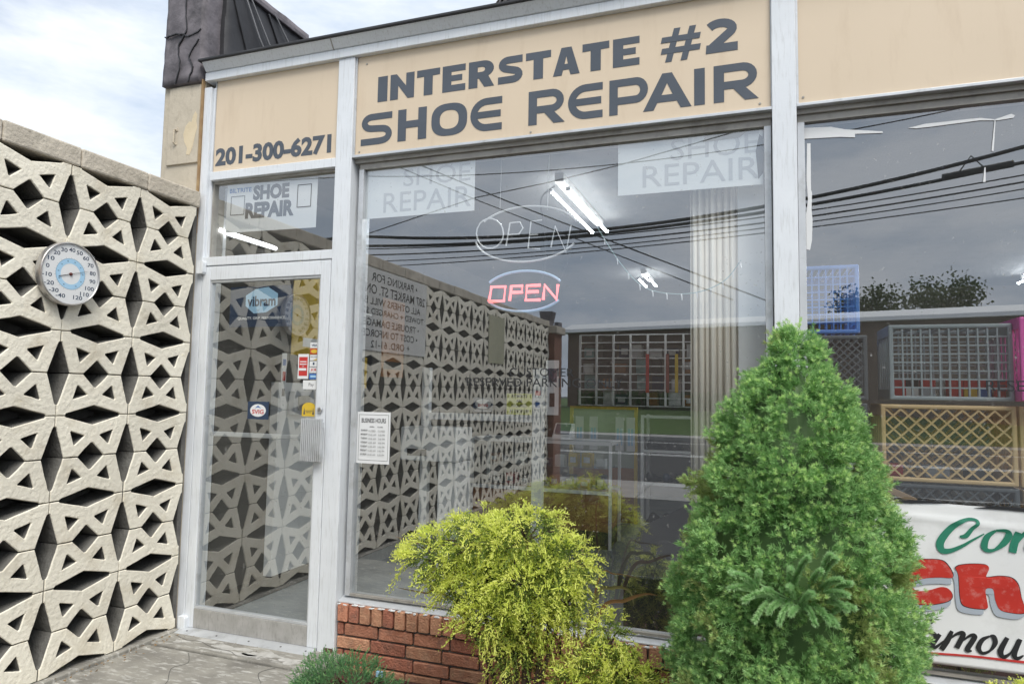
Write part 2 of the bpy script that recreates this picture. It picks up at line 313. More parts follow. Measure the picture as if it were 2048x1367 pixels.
def smoothpts(pts, n=8):
    out = []; P = [Vector((p[0], p[1])) for p in pts]
    for i in range(len(P)-1):
        p0 = P[max(i-1, 0)]; p1 = P[i]; p2 = P[i+1]; p3 = P[min(i+2, len(P)-1)]
        for j in range(n):
            t = j/n; q = 0.5*((2*p1)+(p2-p0)*t+(2*p0-5*p1+4*p2-p3)*t*t+(3*p1-p0-3*p2+p3)*t**3); out.append((q.x, q.y))
    out.append((P[-1].x, P[-1].y)); return out

# ================================================================== SETTING
def struct(name, mb, m, **k):
    o = mb.build(name, m, **k); o['kind'] = 'structure'; return o
struct('ground', MB().add([(-400, -600, -0.42), (400, -600, -0.42), (400, 400, -0.42), (-400, 400, -0.42)], [(0, 1, 2, 3)]), M_ASPH)
struct('parking_lot', MB().box(-7, 30, -6.7, -1.75, -0.5, -0.10), M_ASPH)
pav = struct('pavement', MB().box(-6, 1.13, -1.75, 0.3, -0.5, -0.035), mat('slab_joint_dirt', (0.12, 0.11, 0.09), (0.07, 0.065, 0.055), scale=20, rough=0.95), )
def slab(x0, x1, y0, y1, zt=0.0):
    g = 0.006
    o = MB().box(x0+g, x1-g, y0+g, y1-g, -0.03, zt).build('slab', M_CONC, pav, bevel=0.008); return o
slab(0.03, 1.13, -0.235, 0.3, -0.004); slab(0.03, 1.13, -1.74, -0.235, -0.012); slab(-6, -0.17, -1.74, 0.3, -0.01)
M_SPILL = mat('white_paint_spill', (0.56, 0.55, 0.52), (0.42, 0.41, 0.38), scale=25, rough=0.85)
def blob(cx, cy, rx, ry, n=22, j=0.35, ang=0):
    ph = [random.uniform(0, 6.28) for _ in range(4)]; out = []
    for i in range(n):
        a = 2*math.pi*i/n; r = 1+j*(0.5*math.sin(2*a+ph[0])+0.35*math.sin(3*a+ph[1])+0.3*math.sin(5*a+ph[2])+0.2*math.sin(9*a+ph[3]))
        x = rx*r*math.cos(a); y = ry*r*math.sin(a); out.append((cx+x*math.cos(ang)-y*math.sin(ang), cy+x*math.sin(ang)+y*math.cos(ang)))
    return out
mb = MB()
for (cx, cy, rx, ry, a) in [(0.52, -0.14, 0.10, 0.03, 0.1), (0.33, -0.11, 0.06, 0.025, 0.3), (0.74, -0.15, 0.09, 0.035, 0), (0.60, -0.19, 0.16, 0.02, 0.05), (0.92, -0.17, 0.07, 0.03, 0.2), (0.2, -0.16, 0.04, 0.02, 0)]:
    mb.prism(blob(cx, cy, rx, ry, 30, 0.6, a), lambda u, v, d: (u, v, d), -0.0035, -0.0028)
mb.build('paint_spill', M_SPILL, pav)
mb = MB()
for pts_ in ([(0.1, -0.10), (0.22, -0.135), (0.3, -0.125), (0.42, -0.17), (0.55, -0.18), (0.62, -0.21), (0.75, -0.2)], [(0.35, -0.26), (0.45, -0.36), (0.43, -0.45), (0.55, -0.6), (0.52, -0.75)], [(0.9, -0.24), (0.86, -0.33), (0.95, -0.42)]):
    q_ = [(a+random.uniform(-.0015, .0015), b+random.uniform(-.0015, .0015)) for a, b in smoothpts(pts_, 4)]; zt_ = -0.0022 if pts_[0][1] > -0.2 else -0.0102
    mb.prism(stroke(q_, 0.0035), lambda u, v, d: (u, v, d), zt_-0.0006, zt_)
mb.build('crack', M_GROUT_SHADE, pav)
mb = MB()
for k in range(90):
    x = random.uniform(0.035, 1.0); y = random.uniform(-0.9, -0.02) if random.random() < .35 else -0.01-0.9*random.random()*(0.06/(0.06+x)); r_ = random.uniform(.0015, .006)
    mb.lathe([(r_, 0), (r_*.8, r_*.6), (0.0003, r_*.8)], lambda u, v, d: (x+u, y+v*.8, d-0.004-(0.008 if y < -.235 else 0)), 5)
mb.build('grit', mat('pale_grit', (0.45, 0.43, 0.38), (0.2, 0.19, 0.17), scale=60, rough=0.95), pav)['kind'] = 'stuff'
struct('planting_bed', MB().box(1.13, 9, -1.75, 0.0, -0.5, -0.075), M_SOIL)
nw = struct('near_pavement', MB().box(-40, 60, -8.6, -6.7, -0.5, -0.09), M_WALK)
mbk = MB()
for k in range(-20, 30): mbk.box(k*1.5-0.006, k*1.5+0.006, -8.59, -6.71, -0.089, -0.0865)
mbk.build('joint_line', M_GROUT_SHADE, nw)
struct('kerb', MB().box(-60, 80, -8.75, -8.6, -0.5, -0.1), M_WALK)
rd = struct('road', MB().box(-200, 250, -22.3, -8.75, -0.5, -0.24), M_ASPH)
M_RLINE = mat('white_road_paint', (0.72, 0.72, 0.7), (0.6, 0.6, 0.58), scale=12, rough=0.7)
ml = MB(); ml.box(-200, 250, -16.3, -16.15, -0.24, -0.236); ml.box(-200, 250, -15.95, -15.8, -0.24, -0.236); ml.box(-200, 250, -21.2, -21.05, -0.24, -0.236)
ml.build('road_marking', M_RLINE, rd)
struct('far_kerb', MB().box(-200, 250, -22.5, -22.3, -0.5, -0.1), M_WALK)
struct('far_pavement', MB().box(-200, 250, -24.0, -22.5, -0.5, -0.11), M_WALK)
mb = MB(); mb.add([(-200, -24, -0.1), (250, -24, -0.1), (250, -27.5, 0.75), (-200, -27.5, 0.75), (-200, -80, 0.9), (250, -80, 0.9)], [(0, 1, 2, 3), (3, 2, 5, 4)])
struct('lawn', mb, M_GRASS)

# ================================================================== SHOP BUILDING
shop = thing('shop_building', (1.6, 0.0, 0.0), 'low shop building with white aluminium frame, big windows and brick base', 'building')
Z_ST, Z_SB = 3.2356, 2.668
B = 0.003
# posts
MB().box(0.0, 0.054, 0.0, 0.16, -0.02, 3.2).box(0.0545, 0.075, 0.018, 0.16, 2.15, 3.2).build('jamb', M_ALU, shop, B)
MB().box(0.959, 1.0635, 0.0, 0.16, -0.03, Z_ST-0.002).build('mullion', M_ALU, shop, B)
MB().box(3.2403, 3.3413, 0.0, 0.16, -0.03, Z_ST-0.002).build('mullion', M_ALU, shop, B)
MB().box(5.75, 5.85, 0.0, 0.16, -0.03, Z_ST-0.002).build('mullion', M_ALU, shop, B)
# fascia and roof edge
MB().box(0.012, 8.0, -0.012, 0.15, Z_ST, 3.287).build('fascia_strip', M_ALU, shop, B)
mb = MB(); pr = [(-0.018, 3.2885), (-0.055, 3.336), (0.15, 3.336), (0.15, 3.2885)]
mb.prism(pr, lambda u, v, d: (d, u, v), 0.02, 8.0); mb.build('roof_gutter', M_ALU, shop, B)
for xx in (0.93, 4.0): mb = MB(); mb.prism([(-0.0205, 3.2875), (-0.0575, 3.337), (-0.05, 3.337), (-0.012, 3.2875)], lambda u, v, d: (d, u, v), xx, xx+0.006); mb.build('gutter_joint', M_BRONZE, shop)
MB().box(0.0, 8.0, -0.068, 10, 3.3365, 3.352).build('roof_edge', M_ROOFM, shop, 0.004)
MB().box(0.0, 8.0, 0.17, 10, 2.95, 3.336).build('roof_slab', M_DWALL, shop)
# transom bars, ledges and heads
MB().box(0.076, 0.958, 0.0, 0.14, 2.615, 2.6665).build('transom_bar', M_ALU, shop, B)
MB().box(0.055, 0.958, 0.0, 0.14, 2.0965, 2.148).build('transom_bar', M_ALU, shop, B)
for (a, b) in ((1.0645, 3.2395), (3.3423, 5.749)):
    MB().box(a, b, 0.002, 0.14, 2.655, 2.6695).build('sign_ledge', M_ALU2, shop, 0.002)
    MB().box(a, b, 0.035, 0.14, 2.632, 2.6545).build('window_head', M_BRONZE, shop)
# side pier, parapet
MB().box(-0.32, -0.001, 0.0, 10, -0.1, 3.255).build('side_wall', M_BEIGE, shop, 0.01)
mb = MB(); mb.box(-0.265, -0.018, -0.012, 0.0, 2.735, 3.225); mb.build('pier_panel', M_BEIGE, shop, 0.004)
pn = MB(); pn.box(-0.009, -0.002, -0.016, 0.02, 2.3, 3.25); pn.build('rusty_edge_strip', mat('rusty_edge', (0.42, 0.29, 0.15), (0.3, 0.18, 0.09), scale=14, rough=0.8), shop)
pb = MB()
pb.prism([(-0.05, 3.055), (-0.035, 3.03), (-0.04, 2.99), (-0.03, 2.95), (-0.045, 2.90), (-0.06, 2.83), (-0.08, 2.785), (-0.105, 2.79), (-0.10, 2.83), (-0.125, 2.87), (-0.135, 2.92), (-0.12, 2.97), (-0.095, 2.995), (-0.075, 2.99), (-0.065, 3.03)], FAC, -0.0135, -0.0118)
pb.build('bare_patch', M_BEIGE2, shop)
hk = MB(); hk.tube([(-0.19, -0.014, 2.955), (-0.195, -0.03, 2.95), (-0.195, -0.03, 2.87), (-0.19, -0.014, 2.86)], 0.006); hk.box(-0.20, -0.18, -0.018, -0.012, 2.945, 2.965); hk.build('hook', M_BEIGE, shop)
# tar coated parapet, uneven surface
def lumpy(name, x0, x1, y0, y1, z0, z1, m, nx, ny, nz, amp, parent):
    bm = bmesh.new(); bmesh.ops.create_cube(bm, size=1.0)
    for v in bm.verts: v.co = Vector((x0+(v.co.x+0.5)*(x1-x0), y0+(v.co.y+0.5)*(y1-y0), z0+(v.co.z+0.5)*(z1-z0)))
    bmesh.ops.subdivide_edges(bm, edges=bm.edges, cuts=14, use_grid_fill=True)
    from mathutils import noise
    for v in bm.verts:
        q = v.co*6; d = noise.noise_vector(q)*amp + noise.noise_vector(v.co*17)*amp*0.4; v.co += d - Vector(org(parent))
    me = bpy.data.meshes.new(name); bm.to_mesh(me); bm.free(); me.materials.append(m); me.polygons.foreach_set('use_smooth', [True]*len(me.polygons))
    o = bpy.data.objects.new(name, me); col.objects.link(o); o.parent = parent; ORG[o.name] = org(parent); return o
lumpy('tar_parapet', -0.305, -0.012, -0.03, 1.0, 3.235, 4.05, M_TAR, 10, 10, 10, 0.009, shop)
lumpy('parapet_membrane', -0.29, 0.012, 0.98, 10, 3.30, 3.97, M_ROOFM, 10, 10, 10, 0.012, shop)
lumpy('parapet_membrane', -0.02, 0.02, 0.12, 1.2, 3.33, 3.955, M_ROOFM, 10, 10, 10, 0.008, shop)
MB().box(-0.03, 0.04, 0.3, 10, 3.95, 3.985).build('parapet_cap', M_TAR, shop, 0.006)
for (y0_, y1_) in ((0.15, 0.42), (0.5, 0.95), (0.95, 1.55), (1.5, 2.3)):      # folds and lap seams of the membrane
    MB().prism(stroke(smoothpts([(y0_, 3.94), (y0_*.6+y1_*.4, 3.7), (y0_*.25+y1_*.75, 3.5), (y1_, 3.36)], 6), 0.02), lambda u, v, d: (d, u, v), 0.0, 0.034).build('membrane_fold', M_ROOFM, shop, 0.004)
for pts_ in ([(-0.2, 3.24), (-0.17, 3.36), (-0.19, 3.48), (-0.13, 3.58), (-0.15, 3.75), (-0.1, 3.9)], [(-0.3, 3.55), (-0.2, 3.56), (-0.1, 3.53), (-0.02, 3.56)], [(-0.1, 3.24), (-0.07, 3.33), (-0.1, 3.4), (-0.03, 3.5)]):
    MB().prism(stroke([(a+random.uniform(-.004, .004), b+random.uniform(-.004, .004)) for a, b in smoothpts(pts_, 6)], 0.006), FAC, -0.039, -0.028).build('tar_ridge', M_ROOFM, shop)
cb = MB()
for (y0, y1, z0, z1) in [(0.25, 0.75, 3.96, 3.36), (0.3, 0.95, 3.97, 3.37), (0.55, 1.5, 3.97, 3.36), (0.9, 2.2, 3.98, 3.37)]:
    cb.tube([(0.035, y0, z0), (0.05, y0+(y1-y0)*0.3, z0+(z1-z0)*0.42), (0.06, y0+(y1-y0)*0.65, z0+(z1-z0)*0.75), (0.07, y1, z1)], 0.006)
tag(cb.build('roof_cable', mat('grey_cable', (0.3, 0.3, 0.31), rough=0.6)), 'grey cables sagging over the black parapet beside the roof', 'cable')
# roof ventilator
tv = thing('roof_ventilator', (1.36, 2.0, 3.352), 'dark ribbed roof ventilator peeking over the roof edge', 'ventilator')
mb = MB(); mb.lathe([(0.16, 3.352), (0.16, 4.2), (0.2, 4.22), (0.19, 4.3)], lambda u, v, d: (1.36+u, 2.0+v, d), 24); mb.build('neck', M_STEEL, tv)
mb = MB()
for k in range(22):
    a0 = 2*math.pi*k/22
    for j in range(7):
        t0 = R(-60+j*20); t1 = R(-60+(j+1)*20); q = []
        for (t, da) in ((t0, 0), (t0, 0.2), (t1, 0.2), (t1, 0)):
            r = 0.26*math.cos(t)+0.012*(da > 0); q.append((1.36+r*math.cos(a0+da+0.2*t), 2.0+r*math.sin(a0+da+0.2*t), 4.48+0.22*math.sin(t)))
        mb.add(q, [(0, 1, 2, 3)])
mb.lathe([(0.13, 4.66), (0.1, 4.7), (0.001, 4.71)], lambda u, v, d: (1.36+u, 2.0+v, d), 20)
o = mb.build('ribbed_cap', mat('dark_brown_metal', (0.12, 0.1, 0.09), (0.07, 0.06, 0.055), rough=0.5, metal=0.4), tv); sol = o.modifiers.new('s', 'SOLIDIFY'); sol.thickness = 0.004

# ---- brick base
bw = MB().box(1.068, 5.75, 0.028, 0.16, -0.3, 0.252).build('brick_wall', M_GROUT_SHADE, shop)
MBR = [mat('brick_a', (0.56, 0.25, 0.155), (0.42, 0.17, 0.10), scale=35, rough=0.85, bump=0.8, bscale=110, stain=(0.16, 0.11, 0.09), stain_scale=14, stain_amt=0.6, rnd=0.18),
       mat('brick_b', (0.66, 0.36, 0.22), (0.50, 0.23, 0.135), scale=30, rough=0.85, bump=0.8, bscale=110, stain=(0.19, 0.12, 0.09), stain_scale=16, stain_amt=0.6, rnd=0.18),
       mat('brick_c', (0.48, 0.19, 0.12), (0.33, 0.125, 0.08), scale=40, rough=0.9, bump=0.9, bscale=110, stain=(0.13, 0.10, 0.08), stain_scale=12, stain_amt=0.7, rnd=0.18)]
def brick_mesh(nm, w, h, d, m):
    bm = bmesh.new(); bmesh.ops.create_cube(bm, size=1.0)
    for v in bm.verts: v.co = Vector((v.co.x*w, v.co.y*d, v.co.z*h))
    bmesh.ops.bevel(bm, geom=list(bm.edges), offset=0.0035, segments=1, affect='EDGES')
    for v in bm.verts: v.co += Vector((random.uniform(-1, 1), random.uniform(-1, 1), random.uniform(-1, 1)))*0.0012
    me = bpy.data.meshes.new(nm); bm.to_mesh(me); bm.free(); me.materials.append(m); return me
ROWL = [brick_mesh('brick', 0.0575, 0.089, 0.10, MBR[k % 3]) for k in range(6)]
STR = [brick_mesh('brick', 0.1935, 0.0575, 0.09, MBR[k % 3]) for k in range(6)]
CUT = [brick_mesh('brick', 0.035, 0.0575, 0.09, MBR[k % 3]) for k in range(3)]
def put_brick(me, x, y, z, rz=0.0):
    o = bpy.data.objects.new('brick', me); col.objects.link(o); o.parent = bw
    o.location = Vector((x, y, z))-org(shop); o.rotation_euler = (random.uniform(-.012, .012), random.uniform(-.006, .006), random.uniform(-.006, .006))
x = 1.105; k = 0
while x < 3.9:
    put_brick(random.choice(ROWL), x, 0.052+random.uniform(-.002, .002), 0.2095+random.uniform(-.0015, .0015)); x += 0.0677
for c in range(6):
    z = 0.164-0.005-0.0677*(c+0.5)
    offx = 1.073+0.0967+(0.045 if c % 2 == 0 else -0.055)
    if c % 2 == 0: put_brick(random.choice(CUT), 1.0905, 0.056, z)
    x = offx if c % 2 == 0 else 1.1705
    while x < 3.9:
        put_brick(random.choice(STR), x, 0.056+random.uniform(-.002, .002), z); x += 0.2032
struct_sill = MB().prism([(0.02, 0.2545), (0.02, 0.262), (0.085, 0.285), (0.14, 0.285), (0.14, 0.2545)], lambda u, v, d: (d, u, v), 1.066, 3.238).build('window_sill', M_ALU2, shop, 0.002)
MB().prism([(0.02, 0.2545), (0.02, 0.262), (0.085, 0.285), (0.14, 0.285), (0.14, 0.2545)], lambda u, v, d: (d, u, v), 3.344, 5.748).build('window_sill', M_ALU2, shop, 0.002)
mb = MB()
for k in range(46):
    x = 1.09+k*0.05+random.uniform(-.02, .02); mb.prism(blob(x, 0.2535+random.uniform(-.003, .003), random.uniform(.006, .02), random.uniform(.002, .0045), 10, 0.5), FAC, 0.0, 0.012)
mb.build('flaking_caulk', M_WHITE, shop)['kind'] = 'stuff'
M_CLEAR = glass('inner_glass_face', 0.0, tint=(0.97, 0.98, 0.98), dust=0.0)
def pane(parent, x0, x1, z0, z1, y, m, th=0.006, name='pane'):
    b = MB(); b.add([(x0, y, z0), (x1, y, z0), (x1, y, z1), (x0, y, z1)], [(0, 1, 2, 3)])
    return b.build(name, m, parent)
def window(x0, x1, z0, z1):
    b = MB(); fw = 0.03
    b.box(x0+0.0005, x1-0.0005, 0.05, 0.12, z1-0.03, z1+0.002)
    f = b.build('window', M_BRONZE, shop)
    MB().box(x0, x0+fw, 0.045, 0.12, z0, z1-0.0305).build('side_frame', M_ALU2, f, 0.002); MB().box(x1-fw, x1, 0.045, 0.12, z0, z1-0.0305).build('side_frame', M_ALU2, f, 0.002)
    MB().box(x0+fw+0.001, x1-fw-0.001, 0.048, 0.068, z0, z0+0.012).build('bottom_bead', M_BRONZE, f)
    pane(f, x0+fw, x1-fw, z0+0.001, z1-0.029, 0.07, M_GLASS)
window(1.088, 3.236, 0.286, 2.629); window(3.345, 5.747, 0.286, 2.629)
tw = MB().box(0.0865, 0.9475, 0.03, 0.12, 2.6, 2.6145).build('window', M_BRONZE, shop); MB().box(0.0755, 0.086, 0.03, 0.12, 2.1485, 2.6145).build('side_frame', M_BRONZE, tw); MB().box(0.948, 0.9585, 0.03, 0.12, 2.1485, 2.6145).build('side_frame', M_BRONZE, tw); tw['label'] = 'transom window above the door'
pane(tw, 0.086, 0.948, 2.149, 2.6145, 0.05, M_GLASSD)
# ---- door
dx0, dx1 = 0.058, 0.955
d = MB(); d.box(dx0, 0.118, 0.0, 0.045, 0.008, 2.09); d.box(0.893, dx1, 0.0, 0.045, 0.008, 2.09); d.box(0.1185, 0.8925, 0.0, 0.045, 2.008, 2.09)
door = d.build('door', M_ALU, shop, B)
MB().box(0.1185, 0.8925, 0.002, 0.044, 0.008, 0.115).build('kick_rail', M_ALUD, door, B)
b = MB(); b.box(0.1185, 0.128, 0.006, 0.04, 0.129, 1.993); b.box(0.884, 0.8925, 0.006, 0.04, 0.129, 1.993); b.box(0.1185, 0.8925, 0.005, 0.04, 0.1155, 0.1285); b.box(0.1185, 0.8925, 0.006, 0.04, 1.9935, 2.0075)
b.build('glazing_bead', M_ALU2, door, 0.0015)
pane(door, 0.128, 0.884, 0.1285, 1.9935, 0.022, M_GLASSD)
MB().box(0.1285, 0.8835, 0.05, 0.075, 1.092, 1.118).build('push_bar', M_ALU2, door, 0.004)
b = MB(); z0, z1 = 0.988, 1.217
for k in range(11):
    xx = 0.835+k*0.0122; b.box(xx, xx+0.0072, -0.045, -0.036, z0, z1)
b.box(0.833, 0.969, -0.0385, -0.034, z0, z1); b.box(0.90, 0.95, -0.0345, 0.0, z0+0.02, z0+0.05); b.box(0.90, 0.95, -0.0345, 0.0, z1-0.05, z1-0.02)
b.build('pull_handle', M_ALU2, door, 0.001)
b = MB(); b.lathe([(0.0165, 0.0), (0.0165, -0.009), (0.0145, -0.012), (0.001, -0.012)], lambda u, v, q: (0.924+u, q, 1.263+v), 24); lk = b.build('lock_cylinder', M_STEEL, door)
MB().box(0.922, 0.926, -0.0135, -0.0118, 1.255, 1.271).build('keyhole', M_BLACK, lk)
for (z0, z1, lab) in ((2.045, 2.125, 'top'), (-0.005, 0.072, 'bottom')):
    b = MB(); b.prism([(0.036, z0), (0.082, z0), (0.088, z0+0.012), (0.088, z1-0.012), (0.082, z1), (0.036, z1)], FAC, -0.03, 0.0)
    b.build('pivot_hinge', M_ALU, door, 0.004)
mb = MB(); mb.prism([(-0.075, -0.003), (-0.02, 0.008), (0.06, 0.008), (0.06, -0.02), (-0.075, -0.02)], lambda u, v, d: (d, u, v), 0.06, 0.956)
th = mb.build('threshold', M_ALU2, shop, 0.002)
sc = MB()
for xx in (0.12, 0.33, 0.55, 0.76, 0.92): sc.lathe([(0.006, 0.0045), (0.005, 0.0065), (0.0005, 0.007)], lambda u, v, q: (xx+u, -0.04+v, q-0.0015), 8)
sc.build('screw', M_BLACK, th)
MB().box(1.0, 1.058, -0.001, 0.0, -0.02, 0.02).build('rust_patch', mat('rust', (0.16, 0.09, 0.06), (0.08, 0.05, 0.04), scale=30, rough=0.9), shop)
# ---- inside of the shop
struct('shop_floor', MB().box(0.03, 8, 0.165, 6.4, -0.2, 0.02), M_FLOOR)
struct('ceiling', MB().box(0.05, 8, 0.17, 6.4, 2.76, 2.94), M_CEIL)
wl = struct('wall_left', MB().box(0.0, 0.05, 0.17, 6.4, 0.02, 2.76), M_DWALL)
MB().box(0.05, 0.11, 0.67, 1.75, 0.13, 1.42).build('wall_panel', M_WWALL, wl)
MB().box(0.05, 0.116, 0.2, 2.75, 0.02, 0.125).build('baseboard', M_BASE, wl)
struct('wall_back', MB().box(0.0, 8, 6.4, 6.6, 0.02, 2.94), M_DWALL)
struct('wall_right', MB().box(8, 8.2, -0.02, 6.6, -0.1, 3.336), M_BEIGE)
def fluor(x, y, L_, z, label, ry=0):
    f = thing('ceiling_light', (x, y, z), label, 'light', 'fluorescent ceiling lights')
    MB().box(x-0.03, x+0.03, y-L_/2, y+L_/2, z+0.05, z+0.1).build('housing', M_ALUD, f, 0.004)
    for s in (-0.058, 0.058):
        MB().tube([(x+s, y-L_/2+0.02, z), (x+s, y+L_/2-0.02, z)], 0.0085, 10).build('tube', M_TUBE, f)
        MB().box(x+s-0.013, x+s+0.013, y-L_/2, y-L_/2+0.02, z-0.011, z+0.012).box(x+s-0.013, x+s+0.013, y+L_/2-0.02, y+L_/2, z-0.011, z+0.012).build('lamp_holder', M_WHITEP, f)
fluor(2.0, 1.5, 1.2, 2.66, 'twin tube ceiling light seen through the large window')
fluor(2.0, 4.6, 0.6, 2.66, 'short twin tube ceiling light deep in the shop above the shelves')
for (fx, fy, wh) in [(5.9, 1.6, 'nearest the right window'), (5.9, 3.3, 'in mid shop'), (5.9, 5.0, 'at the far right back'), (7.0, 2.4, 'by the right wall near the front'), (7.0, 4.2, 'by the right wall near the back')]:
    fluor(fx, fy, 1.2, 2.66, 'added twin tube fill light ' + wh + ', outside the picture')  # unseen lamps added to brighten the shop interior
f = thing('wall_light', (0.085, 0.3, 2.33), 'single lit tube seen through the transom window above the door', 'light')
MB().box(0.05, 0.078, 0.09, 0.6, 2.315, 2.35).build('housing', M_WHITEP, f, 0.003)
MB().tube([(0.094, 0.085, 2.332), (0.094, 0.6, 2.325)], 0.013, 10).build('tube', mat('dim_lit_tube', (0.9, 0.9, 0.9), rough=0.4, emit=(0.95, 0.97, 1.0), estr=3.0), f)

# ================================================================== BREEZE BLOCK WALL
BW, BH = 0.397, 0.2032
XW, Y0 = 0.03, -0.036
NC = 18
wall = thing('breeze_block_wall', (XW-0.09, -3.6, 0.0), 'long cream painted breeze block screen wall with star pattern', 'wall')
def half_block():
    g = 0.0022
    def P(u, v): return (u*BW, v*2*BH)
    ex = 0.5-g/BW; ez = 0.5-g/(2*BH); e0 = g/(2*BH)
    outer = [(-.5+.140, e0), (-.176, e0), (-.012, .163), (.012, .163), (.176, e0), (.360, e0), (.470, .345), (.482, .366), (ex, .371), (ex, ez), (.378, ez), (.367, .478), (.33, .468), (0.0, .382), (-.33, .468), (-.367, .478), (-.378, ez), (-ex, ez), (-ex, .371), (-.482, .366), (-.470, .345)]
    tri = [(-.294, .303), (-.285, .31), (-.112, .258), (-.108, .247), (-.228, .140), (-.243, .146)]
    h1 = tri; h2 = [(-a, b) for a, b in tri]
    return [P(*p) for p in outer], [P(*p) for p in h1], [P(*p) for p in h2]
def inset(ring, dist, outward=False):
    n = len(ring); ar = sum(ring[i][0]*ring[(i+1) % n][1]-ring[(i+1) % n][0]*ring[i][1] for i in range(n)); sg = 1 if ar > 0 else -1
    if outward: sg = -sg
    out = []
    for i in range(n):
        a = Vector(ring[i-1]); b = Vector(ring[i]); c = Vector(ring[(i+1) % n])
        d1 = (b-a).normalized(); d2 = (c-b).normalized(); n1 = Vector((-d1.y, d1.x))*sg; n2 = Vector((-d2.y, d2.x))*sg
        mm = n1+n2; mm = mm.normalized() if mm.length > 1e-6 else n1
        k = min(1.6, 1/max(0.35, mm.dot(n1))); q = b+mm*dist*k; out.append((q.x, q.y))
    return out
def block_mesh(seed):
    rr = random.Random(seed); o, h1, h2 = half_block()
    def dens(ring):
        q = []
        for i in range(len(ring)):
            a = ring[i]; b = ring[(i+1) % len(ring)]; Ld = math.hypot(b[0]-a[0], b[1]-a[1]); k = max(1, int(Ld/0.035))
            for j in range(k): q.append((a[0]+(b[0]-a[0])*j/k, a[1]+(b[1]-a[1])*j/k))
        return q
    def jit(ring, a): return [(p[0]+rr.uniform(-a, a), p[1]+rr.uniform(-a, a)) for p in ring]
    o = jit(dens(o), 0.0010); h1 = jit(dens(h1), 0.0012); h2 = jit(dens(h2), 0.0012)
    rings = [o, h1, h2]
    for k in (1, 2):
        r_ = rings[k]
        if sum(r_[i][0]*r_[(i+1) % len(r_)][1]-r_[(i+1) % len(r_)][0]*r_[i][1] for i in range(len(r_))) > 0: rings[k] = r_[::-1]
    if sum(o[i][0]*o[(i+1) % len(o)][1]-o[(i+1) % len(o)][0]*o[i][1] for i in range(len(o))) < 0: rings[0] = o[::-1]
    front = [inset(rings[0], 0.0035), inset(rings[1], 0.0035, True), inset(rings[2], 0.0035, True)]
    mid = [inset(rings[0], 0.0009), inset(rings[1], 0.0009, True), inset(rings[2], 0.0009, True)]
    layers = [(front, 0.0), (mid, -0.0022), (rings, -0.0065), (rings, -0.185)]
    vs = []; fs = []; offs = []
    for rg, dpt in layers:
        offs.append(len(vs))
        for r_ in rg: vs += [(dpt, p[0], p[1]) for p in r_]
    flat = [p for r_ in front for p in r_]
    for t in tessellate_polygon([[Vector((p[0], p[1], 0)) for p in r_] for r_ in front]):
        a, b, c = [flat[i] for i in t]
        if (b[0]-a[0])*(c[1]-a[1])-(b[1]-a[1])*(c[0]-a[0]) < 0: t = (t[0], t[2], t[1])
        fs.append(tuple(t))
    for li in range(3):
        o_ = 0
        for r_ in front:
            n = len(r_)
            for i in range(n): fs.append((offs[li]+o_+(i+1) % n, offs[li]+o_+i, offs[li+1]+o_+i, offs[li+1]+o_+(i+1) % n))
            o_ += n
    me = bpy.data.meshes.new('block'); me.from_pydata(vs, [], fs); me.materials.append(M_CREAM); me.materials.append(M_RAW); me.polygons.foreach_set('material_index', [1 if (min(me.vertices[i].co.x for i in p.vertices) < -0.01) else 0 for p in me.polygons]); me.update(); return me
BLK = [block_mesh(k) for k in range(5)]
for c in range(NC):
    for r_ in range(6):
        for up in (0, 1):
            o = bpy.data.objects.new('block', random.choice(BLK)); col.objects.link(o); o.parent = wall
            yc = Y0-(c+0.5)*BW; zc = 0.008+(r_+0.5)*2*BH
            o.location = Vector((XW+random.uniform(-.0025, .0025), yc, zc))-org(wall)
            if not up: o.rotation_euler = (math.pi, 0, 0)
MB().box(-0.22, -0.157, -0.036-NC*BW, -0.036, -0.1, 2.5).build('light_stop_slab', M_GROUT_SHADE, wall)  # added dark slab that keeps light from leaking through the block holes
MB().box(-0.155, 0.0, -0.034, -0.004, 0.0, 2.45).build('gap_shade_strip', M_GROUT_SHADE, wall)  # dark strip painting in the shade of the gap beside the jamb
MB().box(-0.156, 0.06, -0.036-NC*BW, -0.036, -0.12, 0.007).build('footing', M_CONC, wall, 0.006)
y = -0.02; 
while y > -0.036-NC*BW:
    L_ = random.uniform(0.36, 0.42); z1 = 0.008+12*BH
    b = MB().box(-0.165, XW+0.004+random.uniform(-.002, .003), max(y-L_+0.003, -0.036-NC*BW), y, z1, z1+0.098+random.uniform(-.003, .003)); b.build('coping_stone', M_COPE, wall, 0.009); y -= L_
ye = -0.04-NC*BW
MB().box(-0.25, 0.12, ye-0.42, ye, -0.1, 2.35).build('end_pier', mat('pier_brick', (0.26, 0.12, 0.08), (0.18, 0.08, 0.05), scale=18, rough=0.9, bump=0.5), wall)
MB().box(-0.3, 0.17, ye-0.47, ye+0.04, 2.35, 2.47).build('pier_cap', M_COPE, wall, 0.012)
MB().prism([(-0.13, 2.47), (0.0, 2.47), (0.05, 2.72), (-0.18, 2.72)], lambda u, v, d: (u, d, v), ye-0.32, ye-0.1).build('pier_lantern', M_TAR, wall, 0.01)
